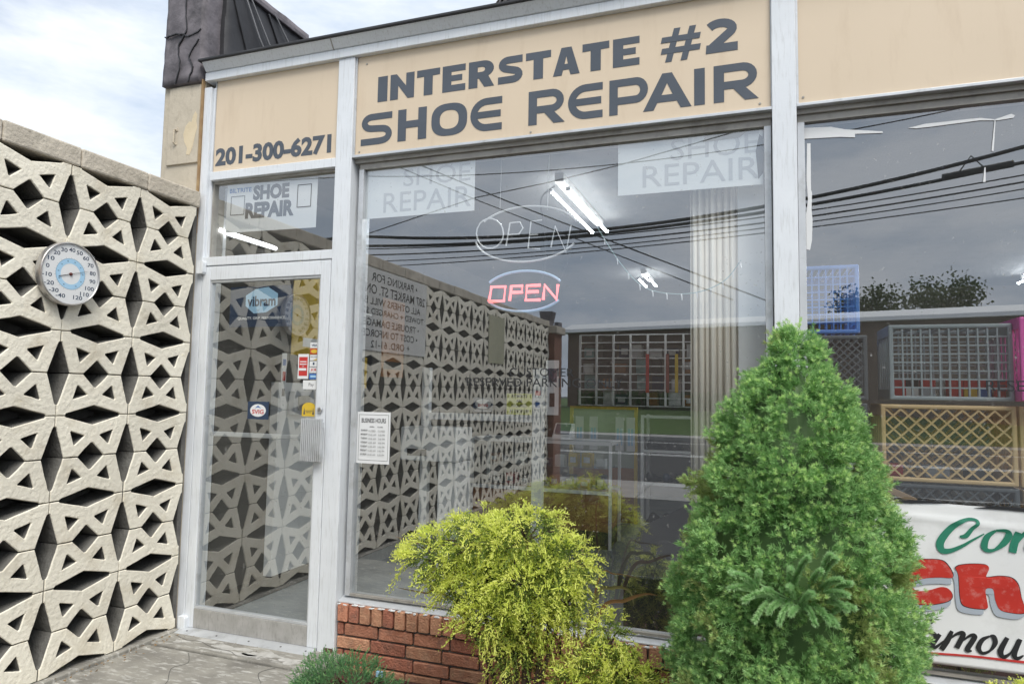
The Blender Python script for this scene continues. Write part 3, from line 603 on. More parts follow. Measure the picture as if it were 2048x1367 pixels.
# parking sign on the wall (outside the picture, seen in the window)
ps = thing('parking_sign', (XW+0.01, -2.15, 2.0), 'white parking notice on the breeze block wall, seen mirrored in the window', 'sign')
MB().box(XW+0.003, XW+0.009, -2.83, -1.5, 1.72, 2.44).build('board', mat('dull_white_board', (0.78, 0.78, 0.75), (0.7, 0.7, 0.67), scale=4, rough=0.6), ps, 0.002)
mb = MB(); zz = 2.40
for (t, w0, w1, hh) in [('\u2022 PARKING FOR', -2.62, -1.78, .075), ('287 MARKET ST. ONLY', -2.79, -1.54, .085), ('ALL OTHERS WILL BE', -2.7, -1.62, .065), ('TOWED + CHARGED $200', -2.77, -1.55, .065), ('\u2022 TROUBLE DAMAGES', -2.68, -1.62, .065), ('\u2022 COST TO INFORCE', -2.65, -1.66, .065), ('+ ORD. 61-12', -2.5, -1.8, .065)]:
    put_text(mb, t, w0, w1, zz-hh, zz, WALLP, XW+0.0098, bold=0.012); zz -= hh+0.028
mb.build('lettering', M_BLACK, ps)
b = tag(MB().box(XW+0.003, XW+0.008, -5.1, -4.55, 1.75, 2.35).build('notice_board', mat('pale_yellow_board', (0.45, 0.44, 0.3), (0.4, 0.39, 0.27), rough=0.7)), 'faded yellowish notice board on the breeze block wall near its street end', 'sign')
# ---- thermometer
TY, TZ = -0.838, 1.903
tm = thing('thermometer', (XW+0.02, TY, TZ), 'round white and blue dial thermometer hanging on the breeze block wall', 'thermometer')
def TM(u, v, d): return (XW+d, TY+u, TZ+v)
mb = MB(); mb.lathe([(0.14, 0.012), (0.15, 0.014), (0.152, 0.022), (0.152, 0.05), (0.149, 0.054), (0.145, 0.054), (0.143, 0.047)], TM, 64); mb.build('case', mat('case_steel', (0.6, 0.6, 0.6), (0.45, 0.43, 0.4), scale=10, rough=0.35, metal=0.7, stain=(0.3, 0.15, 0.06), stain_scale=9, stain_amt=0.5), tm, smooth=True)
dl = MB().prism([(0.1435*math.cos(2*math.pi*i/64), 0.1435*math.sin(2*math.pi*i/64)) for i in range(64)], TM, 0.02, 0.046).build('dial', M_WHITE, tm)
ring = lambda r0, r1, d, n=48: MB().prism([(r1*math.cos(2*math.pi*i/n), r1*math.sin(2*math.pi*i/n)) for i in range(n)], TM, d, d+0.0004, holes=[[(r0*math.cos(2*math.pi*i/n), r0*math.sin(2*math.pi*i/n)) for i in range(n)]])
ring(0.05, 0.073, 0.0461).build('blue_band', M_LBLUE, dl); ring(0.073, 0.0745, 0.0462).build('ring_line', mat('mid_blue_print', (0.12, 0.28, 0.42), rough=0.5), dl)
mb = MB(); vals = [-40, -30, -20, -10, 0, 10, 20, 30, 40, 50, 60, 70, 80, 90, 100, 110, 120]
for i, v_ in enumerate(vals):
    a = R(251-i*(322/16.0)) if False else R(248-i*19.75); rr = 0.1165; cx = rr*math.cos(a); cz = rr*math.sin(a); s_ = str(v_); wd = 0.0074*len(s_)+0.0012
    put_text(mb, s_, cx-wd, cx+wd, cz-0.0098, cz+0.0098, TM, 0.0465, bold=0.015)
for i in range(33):
    a = R(248-i*19.75/2); u = Vector((math.cos(a), math.sin(a))); w_ = Vector((-u.y, u.x))*0.0004; r0, r1 = (0.076, 0.082) if i % 2 == 0 else (0.076, 0.079)
    q = [u*r0-w_, u*r1-w_, u*r1+w_, u*r0+w_]; mb.add([TM(p.x, p.y, 0.0464) for p in q], [(0, 1, 2, 3)])
for i in range(10):
    a = R(240-i*33.5); put_text(mb, str(abs(-40+i*10)), 0.062*math.cos(a)-0.004, 0.062*math.cos(a)+0.004, 0.062*math.sin(a)-0.003, 0.062*math.sin(a)+0.003, TM, 0.0467, bold=0.01)
mb.build('numerals', M_NAVY, dl)
a = R(17.5); u = Vector((math.cos(a), math.sin(a))); w_ = Vector((-u.y, u.x))
mb = MB(); q = [-u*0.062-w_*0.0018, u*0.094-w_*0.0003, u*0.094+w_*0.0003, -u*0.062+w_*0.0018]; mb.prism([(p.x, p.y) for p in q], TM, 0.0485, 0.0495); mb.build('needle', M_BLACK, tm)
mb = MB(); mb.lathe([(0.0075, 0.046), (0.0075, 0.051), (0.005, 0.053), (0.0005, 0.0532)], TM, 20); mb.build('needle_hub', mat('dark_red_hub', (0.12, 0.02, 0.015), rough=0.4), tm)
MB().tube([TM(-0.005, 0.145, 0.01), TM(-0.002, 0.175, 0.012), TM(0.004, 0.178, 0.012)], 0.004).build('hanging_hook', M_CREAM, tm)

# ================================================================== SIGNS
def gen(ch, x0, x1, z0, z1, th, style):
    """letter as list of (outer, holes) polygons in sign coordinates"""
    w = x1-x0; h = z1-z0
    def P(l): return [(x0+a*w, z0+b*h) for a, b in l]
    t = th
    if style == 0:
        D = {'I': [([(0, 0), (1, 0), (1, 1), (0, 1)], [])],
             'N': [([(0, 0), (0, 1), (.26, 1), (.66, .50), (.66, 1), (1, 1), (1, 0), (.74, 0), (.33, .54), (.33, 0)], [])],
             'T': [([(0, 1), (1, 1), (1, .745), (.69, .735), (.69, 0), (.31, 0), (.31, .735), (0, .725)], [])],
             'E': [([(0, 0), (0, 1), (1, 1), (1, .755), (.39, .755), (.39, .62), (.86, .62), (.86, .395), (.39, .395), (.39, .25), (1, .25), (1, 0)], [])],
             'A': [([(0, 0), (.31, 1), (.69, 1), (1, 0), (.66, 0), (.60, .19), (.38, .19), (.33, 0)], [[(.43, .40), (.56, .40), (.50, .69)]])],
             'R': [([(0, 0), (0, 1)] + [(p[0], p[1]) for p in arc(.58, .69, .40, .31, 90, -62, 12)] + [(1.0, 0), (.62, 0), (.40, .34), (.35, .34), (.35, 0)], [[(.35, .77), (.35, .58)] + [(p[0], p[1]) for p in arc(.52, .675, .12, .095, -90, 90, 6)]])]}
        if ch in D: return [(P(o), [P(q) for q in hs]) for o, hs in D[ch]]
        if ch == 'S': return [(stroke(P([(.97, .865), (.5, .865)] + arc(.42, .70, .24, .165, 100, 255, 8) + arc(.60, .30, .24, .165, 75, -90, 8) + [(.02, .135)]), h*0.265), [])]
        if ch == '#':
            r_ = []
            for (a, b) in (((.20, 0), (.42, 1)), ((.58, 0), (.80, 1))): r_.append((P([(a[0]-.075, 0), (a[0]+.085, 0), (b[0]+.085, 1), (b[0]-.075, 1)]), []))
            for zc in (.34, .68): r_.append((P([(0.02, zc-.085), (.97, zc-.085), (1.0, zc+.085), (0.05, zc+.085)]), []))
            return r_
        if ch == '2': return [(stroke(P(arc(.45, .70, .38, .20, 150, -38, 12) + [(.2, .17)]), h*0.26), []), (P([(0, 0), (1, 0), (1, .26), (.02, .26)]), [])]
    else:
        D = {'H': [[(0.09, 0), (0.09, 1)], [(0.91, 0), (0.91, 1)], [(0.1, .5), (0.9, .5)]], 'I': [[(.5, 0), (.5, 1)]]}
        if ch == 'H':
            return [(P([(0, 0), (.29, 0), (.29, 1), (0, 1)]), []), (P([(.71, 0), (1, 0), (1, 1), (.71, 1)]), []), (P([(.28, .40), (.72, .40), (.72, .62), (.28, .62)]), [])]
        if ch == 'I': return [(P([(0, 0), (1, 0), (1, 1), (0, 1)]), [])]
        def sup(cx, cy, rx, ry, e, n=40):
            o = []
            for i in range(n):
                a = 2*math.pi*i/n; c = math.cos(a); s_ = math.sin(a); o.append((cx+rx*math.copysign(abs(c)**e, c), cy+ry*math.copysign(abs(s_)**e, s_)))
            return o
        if ch == 'O': return [(P(sup(.5, .5, .5, .5, .75)), [P(sup(.5, .5, .265, .29, .8))])]
        if ch == 'E':
            return [(stroke(P([(1, .895), (.6, .895)] + arc(.52, .5, .405, .395, 90, 270, 16) + [(.6, .105), (1, .105)]), h*0.21), []), (P([(.2, .40), (.96, .40), (.96, .60), (.2, .60)]), [])]
        if ch == 'S':
            return [(stroke(P([(.98, .895), (.42, .895)] + arc(.33, .71, .22, .185, 95, 262, 10) + arc(.67, .305, .22, .19, 85, -85, 10) + [(.58, .105), (.0, .105)]), h*0.21), [])]
        if ch == 'R':
            return [(P([(0, 0), (.235, 0), (.235, 1), (0, 1)]), []), (stroke(P([(.22, .895), (.62, .895)] + arc(.64, .665, .235, .23, 85, -85, 10) + [(.6, .435), (.22, .435)]), h*0.21), []), (P([(.42, .36), (.66, .40), (1.0, 0), (.70, 0)]), [])]
        if ch == 'P':
            return [(P([(0, 0), (.22, 0), (.22, 1), (0, 1)]), []), (stroke(P([(.2, .895), (.66, .895)] + arc(.68, .64, .215, .255, 85, -85, 10) + [(.62, .385), (.2, .385)]), h*0.21), [])]
        if ch == 'A': return [(P([(0, 0), (.40, 1), (.60, 1), (1, 0), (.78, 0), (.70, .20), (.30, .20), (.22, 0)]), [P([(.385, .40), (.615, .40), (.5, .72)])])]
    return []
sg = thing('shop_sign', (2.16, 0.02, 2.67), 'wide tan sign lettered INTERSTATE #2 SHOE REPAIR above the large window', 'sign')
MB().box(1.074, 3.236, 0.02, 0.05, 2.6705, Z_ST-0.001).build('panel', M_TAN, sg)
MB().box(1.0645, 1.0735, 0.012, 0.05, 2.6705, Z_ST-0.001).box(3.2365, 3.2395, 0.012, 0.05, 2.6705, Z_ST-0.001).build('edge_trim', M_ALU2, sg)
S2 = 910/2048.0
def word(parent, name, letters, zlo, zhi, style):
    mb = MB()
    for (ch, a, b) in letters:
        xa = PY(690+a*S2, 200, 0.02)[0]; xb = PY(690+b*S2, 200, 0.02)[0]
        for k, (o, hs) in enumerate(gen(ch, xa, xb, zlo, zhi, 0.03, style)): mb.prism(o, FAC, 0.0197-0.0003*k, 0.0185-0.0003*k, holes=hs)
    mb.build(name, M_LET, parent)
word(sg, 'lettering', [('I', 147, 190), ('N', 203, 310), ('T', 322, 425), ('E', 437, 540), ('R', 555, 670), ('S', 685, 800), ('T', 812, 925), ('A', 935, 1055), ('T', 1067, 1188), ('E', 1205, 1325)], 2.96, 3.103, 0)
word(sg, 'number_sign', [('#', 1418, 1603)], 2.95, 3.112, 0); word(sg, 'numeral', [('2', 1625, 1770)], 2.962, 3.118, 0)
word(sg, 'lettering', [('S', 78, 218), ('H', 242, 370), ('O', 392, 552), ('E', 565, 708)], 2.722, 2.898, 1)
word(sg, 'lettering', [('R', 827, 990), ('E', 1003, 1160), ('P', 1190, 1365), ('A', 1342, 1560), ('I', 1572, 1620), ('R', 1660, 1862)], 2.722, 2.898, 1)
mb = MB()
for (x, z) in [(1.13, 3.19), (3.18, 3.2), (3.19, 2.695), (1.10, 2.69), (2.1, 2.688)]: mb.lathe([(0.006, 0.0195), (0.005, 0.017), (0.0005, 0.0165)], lambda u, v, d: (x+u, d, z+v), 8)
mb.build('screw', M_BRONZE, sg)
s2 = thing('phone_sign', (0.5, 0.02, 2.67), 'square tan sign with the phone number above the door', 'sign')
MB().box(0.0805, 0.956, 0.02, 0.05, 2.668, Z_ST-0.001).build('panel', M_TAN, s2)
MB().box(0.0765, 0.080, 0.014, 0.05, 2.668, Z_ST-0.001).build('edge_trim', M_ALU2, s2)
mb = MB(); put_text(mb, '201-300-6271', 0.094, 0.915, 2.704, 2.818, FAC, 0.0188, bold=0.045, spacing=1.0); mb.build('lettering', M_LET, s2)
s3 = thing('blank_sign_panel', (4.5, 0.02, 2.67), 'blank tan sign panel above the right window', 'sign')
MB().box(3.352, 5.749, 0.02, 0.05, 2.6705, Z_ST-0.001).build('panel', M_TAN, s3)
MB().box(3.3423, 3.3515, 0.012, 0.05, 2.6705, Z_ST-0.001).build('edge_trim', M_ALU2, s3)
mb = MB()
for (x, z) in [(3.37, 2.70), (3.39, 3.19)]: mb.lathe([(0.006, 0.0195), (0.005, 0.017), (0.0005, 0.0165)], lambda u, v, d: (x+u, d, z+v), 8)
mb.build('screw', M_BRONZE, s3)

# ================================================================== CARDS AND STICKERS ON THE GLASS
def card(name, label, cat, x0, x1, z0, z1, y, m, parts=(), tilt=0.0, group=None, th=0.0015):
    t = thing(name, ((x0+x1)/2, y, z0), label, cat, group)
    cx = (x0+x1)/2; cz = (z0+z1)/2; ct, st = math.cos(tilt), math.sin(tilt)
    def F(u, v, d): return (cx+(u-cx)*ct-(v-cz)*st, d, cz+(u-cx)*st+(v-cz)*ct)
    MB().prism([(x0, z0), (x1, z0), (x1, z1), (x0, z1)], F, y, y+th).build('sheet', m, t)
    yy = y-0.0006
    for p in parts:
        mb = MB()
        if p[0] == 'text': _, body, a, b, c, d_, mm, bold = p[:8]; put_text(mb, body, x0+a*(x1-x0), x0+b*(x1-x0), z0+c*(z1-z0), z0+d_*(z1-z0), F, yy, bold=bold, mirror=(len(p) > 8)); nm = 'lettering'
        elif p[0] == 'rect': _, a, b, c, d_, mm = p[:6]; mb.prism([(x0+a*(x1-x0), z0+c*(z1-z0)), (x0+b*(x1-x0), z0+c*(z1-z0)), (x0+b*(x1-x0), z0+d_*(z1-z0)), (x0+a*(x1-x0), z0+d_*(z1-z0))], F, yy+0.0004, yy+0.0001); nm = 'printed_panel'
        elif p[0] == 'poly': _, pts, mm = p[:3]; mb.prism([(x0+a*(x1-x0), z0+b*(z1-z0)) for a, b in pts], F, yy+0.0003, yy); nm = 'printed_panel'
        elif p[0] == 'frame':
            _, a, b, c, d_, w_, mm = p[:7]; X = lambda q: x0+q*(x1-x0); Zf = lambda q: z0+q*(z1-z0)
            mb.prism([(X(a), Zf(c)), (X(b), Zf(c)), (X(b), Zf(d_)), (X(a), Zf(d_))], F, yy+0.0003, yy, holes=[[(X(a)+w_, Zf(c)+w_), (X(b)-w_, Zf(c)+w_), (X(b)-w_, Zf(d_)-w_), (X(a)+w_, Zf(d_)-w_)]]); nm = 'printed_frame'
        mb.build(nm, mm, t); yy -= 0.0004
    return t
YIN = 0.078      # just behind the big window's glass
M_PGREY = mat('grey_print', (0.10, 0.10, 0.105), rough=0.5)
M_BILT = mat('mid_blue_lettering', (0.08, 0.2, 0.5), rough=0.5)
card('shoe_repair_card', 'white shoe repair card in the transom window above the door', 'card', 0.165, 0.81, 2.297, 2.588, 0.052, M_WHITE,
     [('text', 'SHOE', .30, .70, .64, .95, M_PGREY, .055), ('text', 'REPAIR', .22, .76, .27, .60, M_PGREY, .055), ('text', 'BILTRITE', .03, .28, .83, .92, M_BILT, .02), ('frame', .05, .21, .36, .76, .004, M_PGREY), ('frame', .79, .94, .42, .88, .004, M_PGREY)], tilt=-0.01)
card('window_poster', 'white shoe repair poster at the upper left of the large window', 'poster', 1.11, 1.775, 2.325, 2.6, YIN, mat('poster_white', (0.86, 0.89, 0.90), (0.82, 0.86, 0.87), scale=3, rough=0.6),
     [('text', 'SHOE', .36, .96, .60, .96, M_GREYPR, .0), ('text', 'REPAIR', .18, .97, .10, .50, M_GREYPR, .0)], tilt=0.0)
card('window_poster', 'white shoe repair poster at the upper right of the large window, with a torn edge', 'poster', 2.535, 3.2, 2.34, 2.6, YIN, mat('poster_white', (0.7, 0.75, 0.77)),
     [('text', 'SHOE', .38, .98, .58, .98, M_GREYPR, .0), ('text', 'REPAIR', .18, .98, .12, .52, M_GREYPR, .0), ('poly', [(.97, .1), (1.0, .2), (1.0, .85), (.98, .9), (.955, .6), (.965, .3)], M_PGREY), ('poly', [(.6, .86), (.85, .88), (.9, .98), (.62, .96)], M_BRONZE)])
vb = card('brand_sticker', 'navy sticker with a pale blue octagon logo at the top of the door glass', 'sticker', 0.252, 0.685, 1.728, 1.965, 0.026, M_NAVY,
     [('poly', [(.42, .93), (.62, .97), (.78, .80), (.78, .52), (.60, .35), (.40, .33), (.26, .52), (.26, .78)], M_LBLUE), ('text', 'vibram', .29, .75, .50, .76, M_NAVY, .03), ('text', 'QUALITY. GRIP. PERFORMANCE.', .14, .92, .17, .25, M_WHITE, .02)])
card('business_hours_card', 'white business hours card taped in the lower left of the large window', 'card', 1.119, 1.321, 0.983, 1.258, 0.066, M_WHITE,
     [('frame', .05, .95, .06, .95, .0018, M_PGREY), ('text', 'BUSINESS HOURS', .13, .87, .79, .88, M_PGREY, .02), ('text', 'OPEN      CLOSE', .38, .78, .70, .725, M_PGREY, .02)] +
     [('text', dname, .12, .33, .625-i*.077, .66-i*.077, M_PGREY, .02) for i, dname in enumerate(['SUNDAY', 'MONDAY', 'TUESDAY', 'WEDNESDAY', 'THURSDAY', 'FRIDAY', 'SATURDAY'])] +
     [('text', ('CLOSED    CLOSED' if i == 0 else ('10:00 AM   3:00 PM' if i < 4 else '10:00 AM   5:00 PM')), .36, .86, .618-i*.077, .652-i*.077, M_PGREY, .0) for i in range(7)])
for (n, z1, mm) in [('visa', 1.634, M_WHITE), ('mc', 1.600, M_RED), ('disc', 1.565, M_WHITE), ('din', 1.53, M_WHITE), ('jcb', 1.496, M_WHITE), ('amex', 1.461, M_BLUE)]:
    pr = {'visa': [('text', 'VISA', .15, .85, .25, .7, M_NAVY, .03)], 'mc': [('poly', [(.5+.42*math.cos(a*.5), .5+.36*math.sin(a*.5)) for a in range(12)], M_YEL)], 'disc': [('text', 'DISCOVER', .08, .92, .5, .75, M_BLACK, .0), ('poly', [(.4, .05), (1, .05), (1, .4)], M_YEL)], 'din': [('rect', .4, .6, .3, .8, M_NAVY)], 'jcb': [('text', 'JCB', .15, .85, .2, .8, M_RED, .03)], 'amex': [('rect', .15, .85, .3, .7, M_LBLUE)]}[n]
    nm = {'visa': 'white', 'mc': 'red and yellow', 'disc': 'white and orange', 'din': 'white and navy', 'jcb': 'red lettered', 'amex': 'blue'}[n]
    card('payment_sticker', nm + ' payment sticker in the column at the right edge of the door glass', 'sticker', 0.829, 0.882, z1-0.030, z1, 0.019, mm, pr, group='payment stickers on the door')
card('notice_sticker', 'red notice sticker with white border on the door glass', 'sticker', 0.752, 0.822, 1.432, 1.57, 0.019, M_WHITE, [('rect', .1, .9, .12, .88, M_RED), ('rect', .2, .8, .67, .71, M_WHITE), ('rect', .18, .82, .57, .61, M_WHITE), ('rect', .42, .58, .49, .51, M_WHITE), ('rect', .12, .82, .33, .43, M_WHITE)])
card('pay_sticker', 'white pay sticker below the payment stickers on the door glass', 'sticker', 0.79, 0.875, 1.375, 1.424, 0.019, M_WHITE, [('text', 'Pay', .45, .85, .25, .7, M_PGREY, .0)])
t = thing('yellow_sticker', (0.83, 0.02, 1.226), 'yellow round-topped sticker beside the door lock', 'sticker')
mb = MB(); mb.prism([(0.790, 1.226), (0.879, 1.226), (0.879, 1.27)] + arc(0.8345, 1.272, 0.0445, 0.03, 0, 180, 10), FAC, 0.019, 0.0205); mb.build('sheet', M_YEL, t)
mb = MB(); [mb.prism(q_, FAC, 0.0186, 0.0189) for q_ in ([(0.80, 1.236), (0.806, 1.275), (0.812, 1.236)], [(0.858, 1.236), (0.864, 1.275), (0.87, 1.236)], [(0.812, 1.255), (0.858, 1.255), (0.858, 1.258), (0.812, 1.258)], [(0.818, 1.246), (0.852, 1.246), (0.852, 1.249), (0.818, 1.249)])]; mb.build('printed_marks', M_PGREY, t)
card('oval_logo_sticker', 'small dark sticker with a white oval logo on the door glass', 'sticker', 0.42, 0.565, 1.2, 1.30, 0.019, M_NAVY, [('poly', [(.5+.38*math.cos(a*.4), .5+.36*math.sin(a*.4)) for a in range(16)], M_WHITE), ('text', 'SVIG', .22, .78, .3, .55, M_RED, .03), ('poly', [(.35, .62), (.5, .78), (.65, .62), (.5, .68)], M_BLUE)])
# vinyl lettering on the glass
mb = MB(); yl = 0.0688
put_text(mb, 'CUSTOMER', 1.99, 2.325, 1.458, 1.499, FAC, yl, bold=0.0); put_text(mb, 'RESERVED PARKING ONLY', 1.758, 2.566, 1.406, 1.449, FAC, yl, bold=0.0)
tag(mb.build('window_lettering', M_BLACKV), 'black customer reserved parking lettering on the large window', 'lettering')
mb = MB(); put_text(mb, 'RESERVED PARKING ONLY', 4.035, 4.843, 1.414, 1.457, FAC, yl)
tag(mb.build('window_lettering', M_BLACKV), 'black reserved parking lettering on the right window, cut off by the picture edge', 'lettering')

# ================================================================== INSIDE THE LARGE WINDOW
def wire(mb, pts, r, n=6): mb.tube([tuple(p) for p in pts], r, n)
def sm3(pts, n=8):
    P = [Vector(p) for p in pts]; o = []
    for i in range(len(P)-1):
        p0 = P[max(i-1, 0)]; p1 = P[i]; p2 = P[i+1]; p3 = P[min(i+2, len(P)-1)]
        for j in range(n):
            t = j/n; o.append(0.5*((2*p1)+(p2-p0)*t+(2*p0-5*p1+4*p2-p3)*t*t+(3*p1-p0-3*p2+p3)*t**3))
    o.append(P[-1]); return o
# neon sign, unlit white tubing
ns = thing('neon_sign', (2.04, 0.13, 2.05), 'unlit white tube neon sign hanging in the large window above the lit sign', 'neon sign')
yn = 0.13; c0 = PY(1052, 468, yn)
mb = MB(); wire(mb, [(c0[0]+0.285*math.cos(R(a)), yn, c0[2]+0.145*math.sin(R(a))+0.02*math.cos(R(a))*0) for a in range(20, 152, 6)], 0.0055); mb.build('tube_arc', M_NEON, ns)
mb = MB(); wire(mb, [(c0[0]+0.285*math.cos(R(a)), yn, c0[2]+0.145*math.sin(R(a))) for a in range(190, 340, 6)], 0.0055); mb.build('tube_arc', M_NEON, ns)
mb = MB()
def nl(pts): wire(mb, [tuple(PY(u, v, yn)) for u, v in pts], 0.0042)
nl([(980+27*math.cos(R(a)), 467+30*math.sin(R(a))) for a in range(0, 361, 20)])
nl([(1012, 492), (1020, 446)]); nl([(1020, 446), (1040, 444), (1046, 456), (1038, 468), (1017, 470)])
nl([(1084, 440), (1062, 443), (1056, 496), (1080, 498)]); nl([(1060, 470), (1076, 469)])
nl([(1102, 494), (1110, 452), (1132, 504), (1142, 450)])
mb.build('tube_letters', M_NEON, ns)
mb = MB()
for u0 in (1000, 1095): wire(mb, [tuple(PY(u0, 420, yn)), tuple(PY(u0+4, 300, yn))], 0.0012)
mb.build('hanging_wire', M_NEON, ns)
# lit open sign
os_ = thing('open_sign', (2.04, 0.14, 1.79), 'lit oval OPEN sign, red letters in a pale blue ring, in the large window', 'open sign')
yo = 0.14; c1 = PY(1047, 582, yo); c1b = PY(1128, 582, yo); rx = c1b[0]-c1[0]
mb = MB(); wire(mb, [(c1[0]+rx*math.cos(R(a)), yo, c1[2]+0.105*math.sin(R(a))) for a in range(25, 156, 6)], 0.007); mb.build('blue_arc', M_LEDB, os_)
mb = MB(); wire(mb, [(c1[0]+rx*math.cos(R(a)), yo, c1[2]+0.105*math.sin(R(a))) for a in range(205, 336, 6)], 0.007); mb.build('blue_arc', M_LEDB, os_)
xs = [PY(u, 588, yo)[0] for u in (980, 1012, 1021, 1046, 1053, 1082, 1088, 1117)]; zo0, zo1 = PY(1047, 601, yo)[2], PY(1047, 572, yo)[2]
def ol(letter, pts, closed=False):
    m_ = MB(); wire(m_, [(p[0], yo-0.012, p[1]) for p in pts] + ([(pts[0][0], yo-0.012, pts[0][1])] if closed else []), 0.0085); m_.build('letter', M_LEDR, os_)
zm = (zo0+zo1)/2+0.005
ol('O', [(xs[0], zo0), (xs[1]-.006, zo0), (xs[1], zo1), (xs[0]+.012, zo1)], True)
ol('P', [(xs[2], zo0), (xs[2]+.008, zo1), (xs[3], zo1), (xs[3], zm), (xs[2]+.004, zm)])
ol('E', [(xs[5], zo1), (xs[4]+.006, zo1), (xs[4], zo0), (xs[5], zo0)]); ol('E', [(xs[4]+.004, zm), (xs[5]-.01, zm)])
ol('N', [(xs[6], zo0), (xs[6]+.006, zo1), (xs[7]-.006, zo0), (xs[7], zo1)])
MB().box(c1[0]-0.15, c1[0]+0.15, yo+0.012, yo+0.02, c1[2]-0.03, c1[2]+0.03).build('back_plate', glass('clear_acrylic', 0.03, dust=0), os_)
mb = MB(); wire(mb, sm3([PY(1110, 372, yo), PY(1082, 400, yo), PY(1090, 470, yo), PY(1088, 545, yo), PY(1060, 590, yo), PY(1000, 612, yo)]), 0.004); wire(mb, sm3([PY(1150, 470, yo), PY(1120, 560, yo), PY(1075, 610, yo), PY(1020, 622, yo), PY(1000, 612, yo)]), 0.003)
tag(mb.build('sign_cable', M_CABLE), 'black cables drooping to the lit sign in the large window', 'cable')
# string lights
sl = thing('string_lights', (2.7, 0.12, 1.9), 'teal string of small lights sagging across the large window', 'string lights')
pts = sm3([PY(1195, 455, .12), PY(1240, 525, .12), PY(1285, 572, .12), PY(1340, 587, .12), PY(1400, 583, .12), PY(1450, 560, .12), PY(1482, 520, .12)])
mb = MB(); wire(mb, pts, 0.0022); mb.build('wire', M_TEAL, sl)
for k in range(3, len(pts), 4):
    p = pts[k]; MB().tube([p, p+Vector((0.003, -0.002, -0.012)), p+Vector((0.004, -0.003, -0.03))], 0.004, 6, r_end=0.002).build('bulb', M_NEON, sl)
mb = MB(); wire(mb, sm3([PY(828, 435, .12), PY(845, 462, .12), PY(880, 468, .12), PY(920, 455, .12), PY(955, 425, .12)]), 0.0018)
tag(mb.build('hanging_wire', M_CABLE), 'thin dark wire hanging below the upper left poster', 'wire')
# curtain: pleated
ct = thing('curtain', (2.97, 0.33, 0.85), 'long beige pleated curtain at the right end of the large window', 'curtain')
mb = MB(); n = 60; xa, xb = 2.866, 3.085; prev = []
tops = []; bots = []
for i in range(n+1):
    t = i/n; x = xa+(xb-xa)*t; y = 0.2+0.022*math.sin(t*math.pi*2*7.5)+0.01*math.sin(t*math.pi*2*3.1+1); tops.append((x, y, 2.58)); bots.append((x+0.006*math.sin(t*9), y+0.006*math.sin(t*23), 0.62))
for i in range(n): mb.add([tops[i], tops[i+1], bots[i+1], bots[i]], [(0, 1, 2, 3)])
o = mb.build('pleats', M_CURT, ct, smooth=True); sm_ = o.modifiers.new('s', 'SOLIDIFY'); sm_.thickness = 0.004
MB().box(2.83, 3.235, 0.17, 0.23, 2.58, 2.62).build('curtain_rail', M_WHITEP, ct)
box('white_side_panel', M_WHITEP, ct, 3.087, 3.205, 0.18, 0.2, 0.62, 2.58)
# display counter
cn = thing('display_counter', (1.3, 2.95, 0.02), 'glass display counter with white metal edges and brown wood base', 'counter')
yf = 2.87; x0, x1 = 0.60, 1.95
mb = MB()
for (a, b, c, d_) in [(x0, x1, 0.925, 0.955), (x0, x1, 0.49, 0.52)]: mb.box(a, b, yf, yf+0.025, c, d_); mb.box(a, b, yf+0.42, yf+0.445, c, d_)
for xx in (x0, x1-0.025):
    mb.box(xx, xx+0.025, yf-0.001, yf+0.026, 0.02, 0.956); mb.box(xx, xx+0.025, yf+0.419, yf+0.446, 0.02, 0.956); mb.box(xx+.001, xx+0.024, yf+0.026, yf+0.419, 0.925, 0.955)
mb.build('metal_edge', M_WHITEP, cn)
MB().box(x0+0.03, x1-0.03, yf+0.01, yf+0.44, 0.17, 0.485).build('wood_base', M_WOOD, cn)
MB().box(x0+0.03, x1-0.03, yf+0.012, yf+0.44, 0.02, 0.165).build('plinth', M_BASE, cn)
MB().box(x0+0.026, x1-0.026, yf+0.03, yf+0.41, 0.715, 0.722).build('glass_shelf', M_GLASSC, cn)
pane(cn, x0+0.026, x1-0.026, 0.52, 0.925, yf+0.005, M_GLASSC, name='front_glass')
MB().box(x0+0.026, x1-0.026, yf+0.025, yf+0.42, 0.935, 0.943).build('glass_top', M_GLASSC, cn)
pal = [M_WHITE, M_RED, M_YEL, M_NAVY, M_BLACKV, M_GREEN, M_WOOD, M_STEEL]
CN = {'white_card': 'white', 'red_print': 'red', 'yellow_print': 'yellow', 'navy_print': 'navy', 'black_vinyl': 'black', 'green_print': 'green', 'orange_brown_wood': 'brown', 'bright_steel': 'silver', 'teal_wire': 'teal', 'blue_print': 'blue'}
OD = ['leftmost', 'second', 'third', 'fourth', 'fifth', 'sixth', 'seventh', 'eighth', 'ninth', 'tenth']
def smallbox(x, y, z, w, d, h, m, label, group, name='goods_box', cat='box'):
    label = label.replace('COLOUR', CN[m.name])
    t = thing(name, (x, y, z), label, cat, group); box('carton', m, t, x-w/2, x+w/2, y-d/2, y+d/2, z, z+h, 0.002)
    if 'back shel' in label and len(label) % 3: box('top_flap', M_DWALL, t, x-w*.48, x+w*.48, y-d*.48, y+d*.48, z+h, z+h+0.004)
    else: box('carton_label', M_WHITE, t, x-w*.3, x+w*.3, y-d/2-0.001, y-d/2, z+h*.25, z+h*.7)
for k in range(9):
    smallbox(0.78+k*0.13, yf+0.2, 0.722, 0.075+0.02*random.random(), 0.1, 0.05+0.08*random.random(), random.choice(pal), 'COLOUR packet, ' + OD[k] + ' from the left on the glass shelf in the display counter', 'packets in the display counter')
for k in range(8):
    smallbox(0.8+k*0.145, yf+0.22, 0.521, 0.09, 0.12, 0.06+0.07*random.random(), random.choice(pal), 'COLOUR packet, ' + OD[k] + ' from the left on the bottom of the display counter', 'packets at the bottom of the counter')
